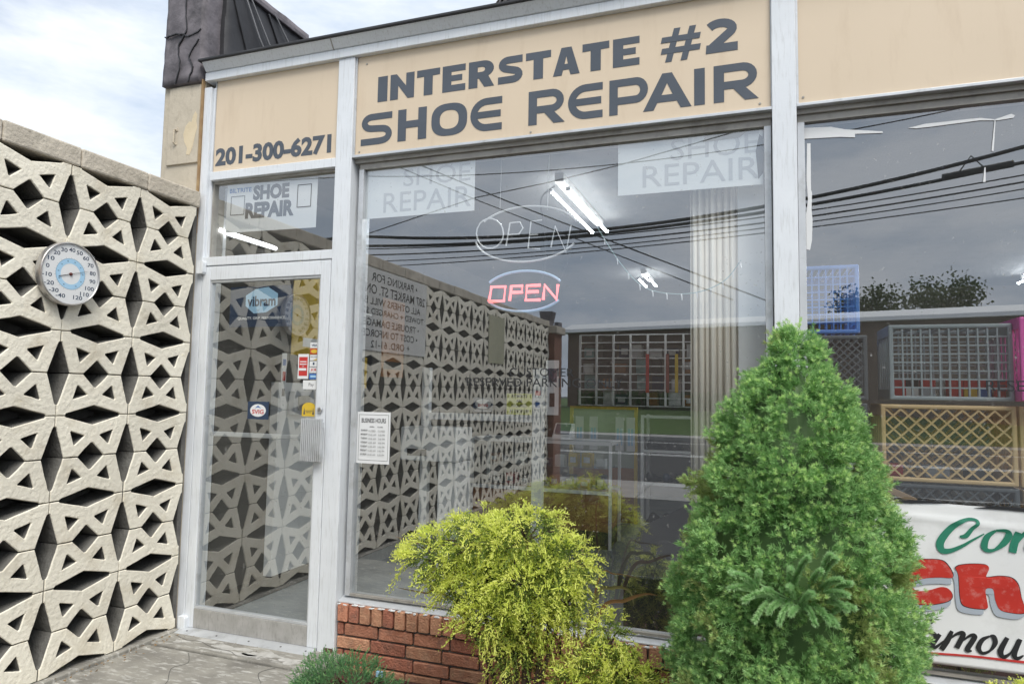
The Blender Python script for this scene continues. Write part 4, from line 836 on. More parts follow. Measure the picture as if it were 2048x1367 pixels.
t = thing('card_terminal', (1.45, 3.05, 0.956), 'white card terminal standing on the display counter', 'terminal')
MB().prism([(2.98, 0.956), (3.16, 0.956), (3.16, 1.10), (3.12, 1.10)], lambda u, v, d: (d, u, v), 1.36, 1.54).build('body', M_WHITEP, t, 0.006)
MB().prism([(3.02, 1.005), (3.105, 1.09), (3.1, 1.095), (3.015, 1.01)], lambda u, v, d: (d, u, v), 1.38, 1.52).build('screen', M_NAVY, t)
# partition frame with cards
pf = thing('partition_frame', (1.3, 1.6, 0.02), 'white metal partition frame with a horizontal rail inside the shop', 'partition')
yp = 1.6
box('post', M_WHITEP, pf, 1.619, 1.70, yp, yp+0.05, 0.02, 1.56, 0.003); box('post', M_WHITEP, pf, 0.715, 0.78, yp, yp+0.05, 0.02, 1.56, 0.003)
box('rail', M_WHITEP, pf, 0.781, 1.618, yp+0.005, yp+0.045, 1.165, 1.215, 0.003)
card('payment_notice', 'lime yellow payments required notice on the partition', 'notice', 1.42, 1.617, 1.218, 1.372, yp-0.004, M_LIME, [('text', 'PAYMENTS', .2, .8, .80, .95, M_BLACK, .02), ('text', 'ARE', .38, .62, .58, .73, M_BLACK, .02), ('text', 'REQUIRED', .2, .82, .34, .5, M_BLACK, .02), ('text', 'AT DROP OFF', .12, .88, .08, .24, M_BLACK, .02)])
card('oval_logo_sticker', 'white oval logo sticker on the partition, left of the lime notice', 'sticker', 1.145, 1.305, 1.23, 1.34, yp+0.012, M_NAVY, [('poly', [(.5+.40*math.cos(a*.4), .55+.33*math.sin(a*.4)) for a in range(16)], M_WHITE), ('text', 'SVIG', .24, .76, .36, .56, M_RED, .03, 1), ('rect', .08, .92, .06, .1, M_WHITE)])
card('post_sticker', 'red and orange payment sticker on the partition post', 'sticker', 1.63, 1.69, 1.345, 1.41, yp-0.002, M_WHITE, [('rect', .15, .85, .25, .75, M_RED)])
card('post_sticker', 'blue payment sticker on the partition post below the red one', 'sticker', 1.63, 1.69, 1.26, 1.325, yp-0.002, M_WHITE, [('rect', .2, .8, .2, .8, M_BLUE)])
card('leaflet', 'white folded leaflet behind the partition post', 'leaflet', 1.70, 1.80, 1.22, 1.62, yp+0.06, M_WHITE, [('rect', .15, .85, .6, .85, M_NAVY), ('rect', .3, .7, .15, .4, M_BLACK)])
# white work machine and grey cabinet
wm = thing('white_machine', (0.88, 1.45, 0.02), 'white boxy machine standing near the left wall', 'machine')
box('cabinet', M_WHITEP, wm, 0.94, 1.10, 1.45, 1.7, 0.02, 0.86, 0.01); box('head', M_WHITEP, wm, 0.64, 1.10, 1.42, 1.72, 0.863, 1.11, 0.012); box('dark_slot', M_BLACK, wm, 0.7, 0.86, 1.417, 1.42, 0.90, 0.95)
# wall posters on the left
def wposter(label, y0, y1, z0, z1, m, parts=()):
    t = thing('wall_poster', (0.115, (y0+y1)/2, z0), label, 'poster'); xw_ = 0.051 if (z1 > 1.5 and y1 > 0.8) else 0.111; MB().box(xw_, xw_+0.003, y0, y1, z0, z1).build('sheet', m, t)
    for (a, b, c, d_, mm) in parts: MB().box(xw_+0.0032, xw_+0.0038, y0+a*(y1-y0), y0+b*(y1-y0), z0+c*(z1-z0), z0+d_*(z1-z0)).build('printed_panel', mm, t)
wposter('tall yellow poster on the left shop wall', 0.86, 1.5, 1.62, 2.28, M_YEL, [(.2, .8, .1, .2, M_WHITE)])
wposter('black poster with a yellow lower half on the left shop wall', 1.62, 1.95, 1.38, 2.1, M_BLACKV, [(.05, .75, .02, .38, M_YEL), (.1, .9, .88, .9, M_WHITE)])
wposter('orange brown poster on the left shop wall near the back', 2.1, 2.5, 1.5, 2.2, M_WOOD, [(.1, .9, .1, .2, M_DWALL)])
wposter('row of small white notices on the left wall near the door', 0.69, 0.74, 1.2, 1.62, M_WHITE, [(.2, .8, .8, .9, M_BLUE), (.2, .8, .55, .7, M_RED), (.2, .8, .3, .42, M_PGREY)])
cbx = thing('fuse_box', (0.13, 1.0, 1.22), 'grey electrical box on the left wall seen through the door', 'box'); box('case', M_ALU2, cbx, 0.111, 0.16, 0.78, 1.0, 1.2, 1.36, 0.004); box('cover', M_BRONZE, cbx, 0.1605, 0.166, 0.82, 0.95, 1.23, 1.33)
cbx = thing('fuse_box', (0.13, 1.2, 1.22), 'second grey electrical box on the left wall, right of the first', 'box'); box('case', M_ALU2, cbx, 0.111, 0.16, 1.04, 1.22, 1.22, 1.37, 0.004); box('cover', M_BRONZE, cbx, 0.1605, 0.166, 1.07, 1.19, 1.3, 1.35)
# back shelving grid with goods
sh = thing('shelf_unit', (2.2, 5.0, 0.02), 'white wire grid shelving along the back of the shop', 'shelf')
ys = 4.75; xs0 = PY(1160, 700, ys)[0]; zt = PY(1300, 668, ys)[2]; zb = PY(1300, 812, ys)[2]
for k in range(11):
    xx = xs0+k*0.2; box('upright', M_WHITEP, sh, xx-0.012, xx+0.012, ys, ys+0.02, zb, zt)
for k in range(10):
    zz = zb+(zt-zb)*k/9; box('rail', M_WHITEP, sh, xs0, xs0+2.0, ys+0.0205, ys+0.03, zz-0.006, zz+0.006)
for k in range(5):
    zz = zb+(zt-zb)*k*2/9; box('shelf_board', M_DWALL, sh, xs0, xs0+2.0, ys+0.031, ys+0.35, zz-0.01, zz+0.01)
for k in range(44):
    xx = xs0+0.1+(k % 10)*0.195+random.uniform(-.04, .04); lv = (k//10) % 5; zz = zb+(zt-zb)*lv*2/9+0.011
    if lv == 4: continue
    smallbox(xx, ys+0.18, zz, 0.10+0.05*random.random(), 0.15, 0.10+0.12*random.random(), random.choice([M_NAVY, M_BLACKV, M_WHITE, M_WOOD, M_TEAL, M_BLACKV, M_BLACKV, M_STEEL]), 'COLOUR box, ' + OD[k % 10] + ' from the left on back shelf ' + ['at the bottom', 'second from below', 'in the middle', 'second from the top'][lv], 'boxed goods on the back shelves')
for (u, mm, lab) in ((1295, M_RED, 'red hanging strip in front of the back shelving'), (1335, mat('dull_red', (0.3, 0.07, 0.05)), 'dull red hanging strip in front of the back shelving'), (1353, M_YEL, 'yellow hanging strip in front of the back shelving')):
    p = PY(u, 700, ys-0.03); tbox('hanging_strip', mm, lab, 'strip', p[0]-0.018, p[0]+0.018, ys-0.035, ys-0.025, PY(u, 785, ys)[2], PY(u, 708, ys)[2])
# yellow framed insole rack
ir = thing('insole_rack', (1.6, 4.2, 0.02), 'yellow framed rack with hanging insole packs', 'rack')
yr = 4.2; a = PY(1140, 812, yr); b = PY(1275, 812, yr)
mb = MB(); mb.box(a[0], b[0], yr, yr+0.03, 1.22, 1.25); mb.box(a[0], a[0]+0.035, yr, yr+0.03, 0.02, 1.22); mb.box(b[0]-0.035, b[0], yr, yr+0.03, 0.02, 1.22); mb.build('frame', M_YEL, ir)
box('back_board', mat('pale_green_board', (0.45, 0.5, 0.42)), ir, a[0]+0.035, b[0]-0.035, yr+0.032, yr+0.04, 0.6, 1.22); box('lower_board', M_WOOD, ir, a[0]+0.035, b[0]-0.035, yr+0.032, yr+0.04, 0.02, 0.595)
for qi, u in enumerate((1160, 1188, 1240, 1262)):
    p = PY(u, 830, yr)[0]; t = thing('insole_pack', (p, yr-0.02, 0.78), 'hanging white insole pack, ' + OD[qi] + ' from the left on the yellow rack', 'pack', 'insole packs on the yellow rack')
    box('card', M_WHITE, t, p-0.045, p+0.045, yr-0.02, yr-0.012, 0.78, 1.14); box('insole', M_LBLUE, t, p-0.03, p-0.004, yr-0.024, yr-0.0205, 0.84, 1.02, 0.01); box('insole', M_LBLUE, t, p+0.004, p+0.03, yr-0.024, yr-0.0205, 0.84, 1.02, 0.01)
# shoe case on the right
scs = thing('shoe_case', (2.4, 4.0, 0.02), 'white framed case with shelves of shoes deep in the shop', 'case')
xa, xb, yq = 2.0, 2.95, 4.16
mb = MB()
for xx in (xa, xb-0.03): mb.box(xx, xx+0.03, yq, yq+0.03, 0.02, 1.17); mb.box(xx, xx+0.03, yq+0.4, yq+0.43, 0.02, 1.17)
for zz in (0.021, 0.44, 0.78, 1.14): mb.box(xa+0.031, xb-0.031, yq, yq+0.03, zz, zz+0.028)
mb.build('metal_edge', M_WHITEP, scs)
for zz in (0.03, 0.448, 0.788, 1.148): box('shelf_board', M_WHITEP if zz > 1 else M_DWALL, scs, xa+0.031, xb-0.031, yq+0.031, yq+0.4, zz, zz+0.012)
def shoe(x, y, z, rz, m, label, group):
    t = thing('shoe', (x, y, z), label, 'shoe', group); L_ = 0.27
    secs = []
    for (s, w, h0, h1) in [(0, .035, .0, .075), (.05, .038, 0, .095), (.35, .034, 0, .085), (.5, .037, 0, .06), (.75, .046, 0, .045), (.93, .036, 0, .035), (1.0, .012, .005, .02)]:
        r_ = []
        for k in range(10):
            a_ = 2*math.pi*k/10; yy = w*math.cos(a_); zz = (h0+h1)/2+(h1-h0)/2*math.sin(a_); px_ = (s-.5)*L_
            r_.append((x+px_*math.cos(rz)-yy*math.sin(rz), y+px_*math.sin(rz)+yy*math.cos(rz), z+0.012+zz))
        secs.append(r_)
    b = MB(); fs = []
    for i in range(len(secs)-1):
        for k in range(10): fs.append((i*10+k, i*10+(k+1) % 10, (i+1)*10+(k+1) % 10, (i+1)*10+k))
    fs += [tuple(range(9, -1, -1)), tuple(60+k for k in range(10))]
    b.add([p for r_ in secs for p in r_], fs); b.build('upper', m, t, smooth=True)
    so_ = MB(); pl = [(-.5, -.03), (-.3, -.032), (0, -.028), (.25, -.042), (.42, -.034), (.5, 0), (.42, .034), (.25, .042), (0, .028), (-.3, .032), (-.5, .03)]
    so_.prism([(x+p*L_*math.cos(rz)-q*math.sin(rz), y+p*L_*math.sin(rz)+q*math.cos(rz)) for p, q in pl], lambda u, v, d: (u, v, d), z, z+0.016); so_.build('sole', M_BLACKV, t)
for k in range(6): shoe(2.12+0.14*k, yq+0.2, 0.461, R(80+random.uniform(-15, 15)), random.choice([M_BLACKV, M_WOOD, M_NAVY]), 'shoe, ' + OD[k] + ' from the left on the middle shelf of the white case', 'shoes in the white case')
for k in range(6): shoe(2.12+0.14*k, yq+0.2, 0.043, R(80+random.uniform(-15, 15)), random.choice([M_BLACKV, M_STEEL, M_NAVY]), 'shoe, ' + OD[k] + ' from the left on the bottom shelf of the white case', 'shoes at the bottom of the case')
for k in range(4): shoe(2.14+0.2*k, yq+0.2, 0.801, R(75+random.uniform(-15, 15)), random.choice([M_BLACKV, M_WOOD]), 'shoe, ' + OD[k] + ' from the left on the upper shelf of the white case', 'shoes at the top of the case')
# black bench by the window
bn = thing('bench', (2.9, 1.2, 0.02), 'long black bench beside the large window behind the spruce', 'bench')
mb = MB(); mb.prism([(2.45, 0.55), (3.2, 0.55), (3.2, 3.4), (2.62, 3.4), (2.36, 1.95)], lambda u, v, d: (u, v, d), 0.35, 0.42); mb.build('seat', M_BLACKV, bn, 0.01)
mb = MB(); mb.prism([(2.48, 0.58), (3.18, 0.58), (3.18, 3.36), (2.65, 3.36), (2.39, 1.95)], lambda u, v, d: (u, v, d), 0.02, 0.349); mb.build('base', M_BASE, bn)

# ================================================================== RIGHT WINDOW: CRATES AND BANNER
def crate_open(name, label, x0, x1, z0, z1, y, depth, m, pattern, nx, nz, bar=0.007):
    c = thing(name, ((x0+x1)/2, y+depth/2, z0), label, 'crate'); rim = 0.02
    def side_rect(yf_):
        b = MB(); b.prism([(x0, z0), (x1, z0), (x1, z1), (x0, z1)], FAC, yf_, yf_+0.02, holes=[[(x0+rim, z0+rim), (x1-rim, z0+rim), (x1-rim, z1-rim), (x0+rim, z1-rim)]]); return b
    side_rect(y).build('front_rim', m, c, 0.006); side_rect(y+depth-0.02).build('back_rim', m, c, 0.006)
    def lattice(yf_, th):
        b = MB(); X0, X1, Z0, Z1 = x0+rim, x1-rim, z0+rim, z1-rim
        if pattern == 'grid':
            for i in range(1, nx): xx = X0+(X1-X0)*i/nx; b.box(xx-bar/2, xx+bar/2, yf_, yf_+th, Z0, Z1)
            for j in range(1, nz): zz = Z0+(Z1-Z0)*j/nz; b.box(X0, X1, yf_+0.001, yf_+th-0.001, zz-bar/2, zz+bar/2)
        else:
            W_ = X1-X0; H_ = Z1-Z0; st = W_/nx
            for sgn in (1, -1):
                k = -int(H_/st)-1
                while k*st < W_+H_:
                    u0 = k*st
                    # line x = u0 + s, z = s (sgn 1) or z = H - s, clipped
                    s0 = max(0, -u0); s1 = min(H_, W_-u0)
                    if s1-s0 > 0.01:
                        pa = (X0+u0+s0, Z0+(s0 if sgn > 0 else H_-s0)); pb_ = (X0+u0+s1, Z0+(s1 if sgn > 0 else H_-s1))
                        b.prism(stroke([pa, pb_], bar), FAC, yf_+(0.0 if sgn > 0 else 0.0012), yf_+th)
                    k += 1
        return b
    lattice(y+0.003, 0.014).build('front_lattice', m, c); 
    lattice(y+depth-0.018, 0.012).build('back_lattice', m, c)
    b = MB()
    for k in range(5):
        yy = y+0.02+(depth-0.04)*k/4; 
        if k < 4:
            pass
    for (xa_, xb_) in ((x0, x0+0.012), (x1-0.012, x1)):
        b.box(xa_, xb_, y+0.0205, y+depth-0.0205, z0+0.002, z0+0.05); b.box(xa_, xb_, y+0.0205, y+depth-0.0205, z1-0.05, z1-0.002)
        for k in range(1, 6): yy = y+depth*k/6; b.box(xa_+0.001, xb_-0.001, yy-0.006, yy+0.006, z0+0.05, z1-0.05)
    b.build('side_walls', m, c)
    b = MB()
    for (za, zb_) in ((z0+0.0005, z0+0.01), (z1-0.01, z1-0.0005)):
        for k in range(1, 8): xx = x0+(x1-x0)*k/8; b.box(xx-0.006, xx+0.006, y+0.0205, y+depth-0.0205, za, zb_)
    b.build('slats', m, c)
    return c
M_CBLUE = mat('blue_crate_plastic', (0.12, 0.30, 0.80), (0.10, 0.26, 0.7), rough=0.4, scale=10)
M_CGREY = mat('slate_crate_plastic', (0.34, 0.40, 0.42), (0.28, 0.33, 0.35), rough=0.45, scale=10)
M_CDARK = mat('dark_crate_plastic', (0.13, 0.15, 0.165), (0.10, 0.115, 0.125), rough=0.45, scale=10)
M_CTAN = mat('tan_crate_plastic', (0.74, 0.54, 0.28), (0.64, 0.46, 0.23), rough=0.45, scale=10)
M_CPINK = mat('pink_crate_plastic', (0.92, 0.16, 0.55), (0.84, 0.13, 0.48), rough=0.4, scale=10)
yc = 0.40
crate_open('milk_crate', 'dark crate at the bottom of the stack under the tan crate', 3.69, 4.24, 0.69, 0.995, yc+0.01, 0.33, M_CDARK, 'diag', 9, 6, 0.006)
crate_open('milk_crate', 'tan crate with diagonal lattice under the grey grid crate', 3.705, 4.235, 1.003, 1.352, yc, 0.33, M_CTAN, 'diag', 8, 6, 0.0075)
crate_open('milk_crate', 'slate grey crate with square grid on top of the tan crate', 3.745, 4.233, 1.372, 1.72, yc+0.005, 0.33, M_CGREY, 'grid', 12, 8, 0.007)
crate_open('milk_crate', 'pink crate at the right edge of the picture beside the grey crate', 4.2355, 4.75, 1.375, 1.74, yc-0.07, 0.33, M_CPINK, 'diag', 8, 6, 0.0075)
crate_open('milk_crate', 'tan crate at the right edge of the picture below the pink crate', 4.247, 4.75, 1.0, 1.352, yc+0.01, 0.33, M_CTAN, 'diag', 8, 6, 0.0075)
crate_open('milk_crate', 'tan crate at the bottom right edge of the picture', 4.252, 4.75, 0.67, 0.99, yc+0.01, 0.33, M_CTAN, 'diag', 8, 6, 0.0075)
crate_open('milk_crate', 'blue crate on top of the dark stack in the right window', 3.37, 3.627, 1.682, 2.012, yc, 0.45, M_CBLUE, 'grid', 7, 8, 0.006)
crate_open('milk_crate', 'dark crate below the blue crate, half behind the spruce', 3.33, 3.653, 1.368, 1.672, yc-0.02, 0.45, M_CDARK, 'diag', 8, 6, 0.006)
crate_open('milk_crate', 'dark crate under the other dark crate, mostly behind the spruce', 3.33, 3.65, 1.04, 1.355, yc-0.01, 0.45, M_CDARK, 'diag', 8, 6, 0.006)
crate_open('milk_crate', 'dark crate at the foot of the left stack behind the spruce', 3.33, 3.65, 0.71, 1.03, yc-0.01, 0.45, M_CDARK, 'diag', 8, 6, 0.006)
tbox('crate_stand', M_DWALL, 'low grey stand under the crates in the right window', 'stand', 3.345, 5.6, 0.3, 0.95, 0.021, 0.67)
for (x, m_, lab) in [(3.80, M_RED, 'red packet in the left of the grey crate'), (3.85, M_WHITE, 'white patterned packet in the grey crate'), (3.92, M_SHAD, 'pale packet in the middle of the grey crate'), (4.03, M_RED, 'red box in the right half of the grey crate'), (4.085, M_YEL, 'yellow box in the grey crate'), (4.14, M_BLUE, 'blue box in the grey crate'), (4.2, M_RED, 'red box at the right end of the grey crate')]:
    t = thing('packet', (x, yc+0.12, 1.385), lab, 'packet'); h = 0.085; box('carton', m_, t, x-0.026, x+0.026, yc+0.08, yc+0.16, 1.383, 1.383+h, 0.002); box('lid', M_RED if m_ is not M_WHITE else M_BLACK, t, x-0.0265, x+0.0265, yc+0.0795, yc+0.1605, 1.383+h*.55, 1.384+h)
for (x, m_, lab) in [(3.76, M_RED, 'dark red pouch in the left of the tan crate'), (3.95, M_SHAD, 'pale pouch in the middle of the tan crate'), (4.12, M_CDARK, 'dark pouch in the right of the tan crate')]:
    tbox('pouch', m_, lab, 'pouch', x-0.05, x+0.05, yc+0.1, yc+0.2, 1.014, 1.07, 0.01)
wp = tbox('wood_offcut', mat('pale_wood', (0.42, 0.3, 0.19), (0.34, 0.23, 0.14), scale=10, aniso=(1, 1, 8)), 'pale wooden offcut leaning by the crates above the banner', 'wood', -0.085, 0.085, -0.01, 0.01, -0.014, 0.014, 0.002)
p = PY(1790, 985, 0.2); wp.location = (p[0], 0.2, p[2]+0.003); wp.rotation_euler = (0, R(24), 0)
# white tape strips on the glass
tp = [(PY(1610, 256, .066), PY(1765, 271, .066), 'flat white tape strip at the upper left of the right window', [(0, 0), (1, .25), (.7, .5), (.68, 1), (0, 1), (0, .3)])]
def strip(pix, label):
    pts_ = [PY(u, v, 0.066) for u, v in pix]; b = MB(); b.prism([(q[0], q[2]) for q in pts_], FAC, 0.0645, 0.066); tag(b.build('tape_strip', M_WHITE), label, 'tape', 'white tape on the right window')
strip([(1609, 256), (1662, 254), (1690, 259), (1765, 263), (1766, 266), (1740, 267), (1710, 268), (1710, 275), (1680, 274), (1609, 278)], 'wide horizontal white tape at the upper left of the right window')
strip([(1614, 287), (1621, 287), (1622, 380), (1624, 385), (1623, 420), (1625, 440), (1624, 480), (1620, 500), (1613, 499), (1612, 430), (1616, 400), (1613, 360)], 'long vertical white tape down the left edge of the right window')
strip([(1816, 256), (1830, 253), (1850, 248), (1960, 236), (1990, 239), (2022, 228), (2030, 231), (2026, 236), (1995, 241), (1960, 241), (1860, 254), (1832, 257)], 'thin slanting white tape along the top of the right window')
strip([(1989, 240), (1991, 240), (1987, 302), (1983, 302)], 'short thin vertical tape hanging below the slanting tape')
strip([(1969, 335), (1971, 335), (1971, 364), (1966, 364)], 'small loose shred of white tape in the right window')
# banner
bnr = thing('banner', (3.9, 0.03, 0.35), 'white banner with green, red and black lettering across the right window', 'banner')
xa, xb, za, zb_ = 3.58, 5.6, 0.335, 0.962; nx, nz = 70, 16
def bw_(x, z): return 0.028-0.004*math.sin(x*7+z*3)-0.003*math.sin(x*2.3-z*9)-0.004*math.exp(-((z-(0.905-0.06*(x-3.7)))/0.012)**2)
V = np.array([(xa+(xb-xa)*i/nx, bw_(xa+(xb-xa)*i/nx, za+(zb_-za)*j/nz), za+(zb_-za)*j/nz) for j in range(nz*4+1) for i in [0]]) if False else None
mb = MB(); nz = 50
g = [[(xa+(xb-xa)*i/nx, bw_(xa+(xb-xa)*i/nx, za+(zb_-za)*j/nz), za+(zb_-za)*j/nz) for i in range(nx+1)] for j in range(nz+1)]
mb.add([p for r_ in g for p in r_], [(j*(nx+1)+i, j*(nx+1)+i+1, (j+1)*(nx+1)+i+1, (j+1)*(nx+1)+i) for j in range(nz) for i in range(nx)])
o = mb.build('cloth', mat('banner_vinyl', (0.88, 0.89, 0.88), (0.82, 0.83, 0.82), scale=2.5, rough=0.5, stain=(0.5, 0.5, 0.47), stain_scale=4, stain_amt=0.4), bnr, smooth=True); s_ = o.modifiers.new('s', 'SOLIDIFY'); s_.thickness = 0.002; s_.offset = -1
def BN(u, v, d): return (u, bw_(u, v)-0.003-d, v)
def bpix(l): return [(PY(u, v, 0.026)[0], PY(u, v, 0.026)[2]) for u, v in l]
def vz(u, v): return (1700+u*348/1141.0, 950+v*417/1367.0)
def bstroke(zp, wdt, d, mb, closed=False):      # dense strip of quads following the cloth
    pts_ = smoothpts(bpix([vz(*q) for q in zp]), 8); P_ = [Vector(p) for p in pts_]; n_ = len(P_); ws = wdt if isinstance(wdt, (list, tuple)) else [wdt]*2
    Lq, Rq = [], []
    for i in range(n_):
        a_ = P_[max(i-1, 0)]; b_ = P_[min(i+1, n_-1)]; dd = (b_-a_).normalized(); nn = Vector((-dd.y, dd.x)); f_ = i/(n_-1)*(len(ws)-1); k_ = min(int(f_), len(ws)-2); w_ = ws[k_]+(ws[k_+1]-ws[k_])*(f_-k_)
        Lq.append(P_[i]+nn*w_/2); Rq.append(P_[i]-nn*w_/2)
    vs_ = [BN(p.x, p.y, d) for p in Lq]+[BN(p.x, p.y, d) for p in Rq]; mb.add(vs_, [(i, i+1, n_+i+1, n_+i) for i in range(n_-1)])
G_ = MB()
bstroke([(720, 400), (760, 395), (800, 350), (838, 315), (820, 290), (760, 290), (680, 330), (620, 390), (590, 445), (605, 490), (660, 492), (740, 460), (800, 425), (880, 382)], [0.008, 0.018, 0.014, 0.012, 0.010, 0.013, 0.022, 0.026, 0.028, 0.024, 0.017, 0.012, 0.008, 0.004], 0.0005, G_)
bstroke([(955, 360), (900, 400), (880, 460), (900, 490), (950, 485), (1010, 440), (1040, 390), (1020, 362), (955, 360)], [0.008, 0.02, 0.024, 0.016, 0.010, 0.022, 0.024, 0.014, 0.008], 0.0009, G_)
bstroke([(1100, 370), (1075, 450), (1065, 505)], [0.02, 0.026, 0.024], 0.0005, G_); bstroke([(1070, 470), (1130, 390), (1180, 365), (1190, 400), (1165, 480), (1200, 500)], [0.008, 0.014, 0.022, 0.026, 0.024, 0.008], 0.0012, G_)
G_.build('green_lettering', M_GREEN, bnr)
def bpoly(zp, d, mb, n=5, sh=(0, 0)):
    pts_ = smoothpts(bpix([vz(q[0]+sh[0], q[1]+sh[1]) for q in zp]+[vz(zp[0][0]+sh[0], zp[0][1]+sh[1])]), n)[:-1]; mb.prism(pts_, lambda u, v, dd: BN(u, v, dd), d, d+0.0003)
C1 = [(330, 590), (410, 556), (500, 548), (600, 556), (650, 600), (676, 655), (660, 672), (590, 668), (500, 672), (430, 690), (410, 725), (440, 755), (520, 750), (600, 730), (650, 745), (672, 790), (640, 825), (540, 845), (470, 845), (380, 830), (330, 780), (310, 690)]
H1 = [(690, 605), (720, 588), (800, 580), (890, 585), (912, 610), (895, 655), (905, 668), (980, 660), (1060, 672), (1105, 720), (1125, 800), (1150, 860), (1180, 880), (1130, 906), (1050, 900), (985, 880), (955, 820), (940, 750), (905, 740), (890, 760), (900, 820), (905, 870), (860, 876), (780, 865), (735, 840), (720, 770), (712, 660)]
mb = MB(); bpoly(C1, 0.0003, mb, sh=(-8, 42)); bpoly(H1, 0.0003, mb, sh=(-28, 38)); mb.build('letter_shadow', M_SHAD, bnr)
mb = MB()
for L_ in (C1, H1): bpoly([(q[0]+(4 if q[0] > sum(a[0] for a in L_)/len(L_) else -4), q[1]+(4 if q[1] > sum(a[1] for a in L_)/len(L_) else -4)) for q in L_], 0.0008, mb)
mb.build('letter_outline', M_BLACKV, bnr)
mb = MB(); bpoly(C1, 0.0014, mb); bpoly(H1, 0.0014, mb); mb.build('red_lettering', mat('worn_red_vinyl', (0.62, 0.045, 0.03), (0.52, 0.035, 0.025), scale=6, rough=0.45, stain=(0.75, 0.4, 0.36), stain_scale=30, stain_amt=0.5), bnr)
K_ = MB()
bstroke([(470, 985), (500, 950), (545, 955), (530, 972)], [0.004, 0.012, 0.008, 0.003], 0.0005, K_)
bstroke([(440, 1060), (470, 1020), (540, 1030), (560, 1060), (510, 1105), (470, 1100)], [0.004, 0.012, 0.014, 0.016, 0.012, 0.006], 0.0005, K_); bstroke([(590, 1040), (540, 1110), (560, 1125), (620, 1080)], [0.014, 0.018, 0.012, 0.003], 0.0009, K_)
bstroke([(670, 1020), (640, 1080), (600, 1140)], [0.012, 0.02, 0.018], 0.0005, K_); bstroke([(640, 1085), (700, 1040), (745, 1040), (700, 1130)], [0.003, 0.010, 0.018, 0.018], 0.0009, K_); bstroke([(720, 1100), (790, 1050), (820, 1060), (770, 1140), (800, 1150)], [0.003, 0.010, 0.018, 0.018, 0.005], 0.0013, K_)
bstroke([(920, 1055), (870, 1080), (845, 1130), (870, 1165), (920, 1150), (955, 1100), (945, 1060), (920, 1055)], [0.006, 0.015, 0.018, 0.012, 0.008, 0.017, 0.018, 0.006], 0.0005, K_)
bstroke([(1035, 1065), (990, 1150), (1010, 1190), (1060, 1160), (1110, 1080)], [0.014, 0.02, 0.016, 0.006, 0.012], 0.0009, K_); bstroke([(1120, 1075), (1080, 1170), (1100, 1200), (1141, 1180)], [0.014, 0.018, 0.014, 0.004], 0.0013, K_)
bstroke([(1250, 1090), (1190, 1120), (1230, 1160), (1180, 1210)], [0.008, 0.016, 0.018, 0.008], 0.0005, K_)
K_.build('black_lettering', M_BLACKV, bnr)
mb = MB(); bstroke([(200, 140), (700, 190), (1141, 215), (1600, 240)], [0.0005, 0.003, 0.004, 0.003], 0.0005, mb); bstroke([(240, 178), (400, 172), (660, 187)], [0.0005, 0.014, 0.0008], 0.0009, mb); bstroke([(810, 214), (960, 212), (1141, 225), (1300, 235)], [0.0005, 0.012, 0.014, 0.001], 0.0009, mb); mb.build('black_rule', M_BLACKV, bnr)
mb = MB(); bstroke([(300, 1150), (460, 1158), (800, 1185), (1141, 1225), (1500, 1260)], [0.006, 0.008, 0.008, 0.009, 0.009], 0.0005, mb); mb.build('red_rule', M_RED, bnr)

# ================================================================== PLANTS
def unit(a): return a/np.maximum(np.linalg.norm(a, axis=-1, keepdims=True), 1e-9)
def perp(d):
    ref = np.where(np.abs(d[..., 2:3]) < 0.9, np.array([0, 0, 1.0]), np.array([1.0, 0, 0])); u = unit(np.cross(d, ref)); return u, np.cross(d, u)
def needles(base, dirs, length, width):
    """one thin tapered quad (kite) per needle"""
    u, w = perp(dirs); a = rng.uniform(0, 2*np.pi, len(base))[:, None]; s = u*np.cos(a)+w*np.sin(a)
    L_ = length[:, None]; W_ = width[:, None]
    v = np.stack([base, base+dirs*L_*0.45+s*W_*0.5, base+dirs*L_, base+dirs*L_*0.45-s*W_*0.5], axis=1).reshape(-1, 3)
    f = np.arange(len(base)*4).reshape(-1, 4); return v, f
def tufts(pos, axis, shoot, n, nl, nw, spread=(0.5, 1.1)):
    """needles set along short shoots"""
    k = len(pos); t = rng.uniform(0, 1, (k, n)); u, w = perp(axis); a = rng.uniform(0, 2*np.pi, (k, n))
    sp = rng.uniform(spread[0], spread[1], (k, n))*(1-0.35*t)
    d = axis[:, None, :]*np.cos(sp)[..., None]+(u[:, None, :]*np.cos(a)[..., None]+w[:, None, :]*np.sin(a)[..., None])*np.sin(sp)[..., None]
    b = pos[:, None, :]+axis[:, None, :]*(t*shoot[:, None])[..., None]
    return needles(b.reshape(-1, 3), unit(d.reshape(-1, 3)), np.broadcast_to(nl, (k, n)).reshape(-1)*rng.uniform(.75, 1.2, k*n) if np.ndim(nl) else rng.uniform(.75, 1.2, k*n)*nl, np.full(k*n, nw))
def joinm(parts):
    V = []; F = []; MI = []; o = 0
    for (v, f, mi) in parts: V.append(v); F.append(f+o); MI.append(np.full(len(f), mi)); o += len(v)
    return np.concatenate(V), np.concatenate(F), np.concatenate(MI)
L_SP1 = leafmat('spruce_needle', (0.44, 0.68, 0.28), (0.15, 0.34, 0.10), 0.28); L_SP2 = leafmat('spruce_new_growth', (0.74, 0.92, 0.42), (0.54, 0.78, 0.30)); L_SP3 = leafmat('spruce_olive_needle', (0.50, 0.58, 0.22), (0.28, 0.37, 0.13))
L_SPB = leafmat('spruce_blue_needle', (0.56, 0.78, 0.42), (0.42, 0.66, 0.32))
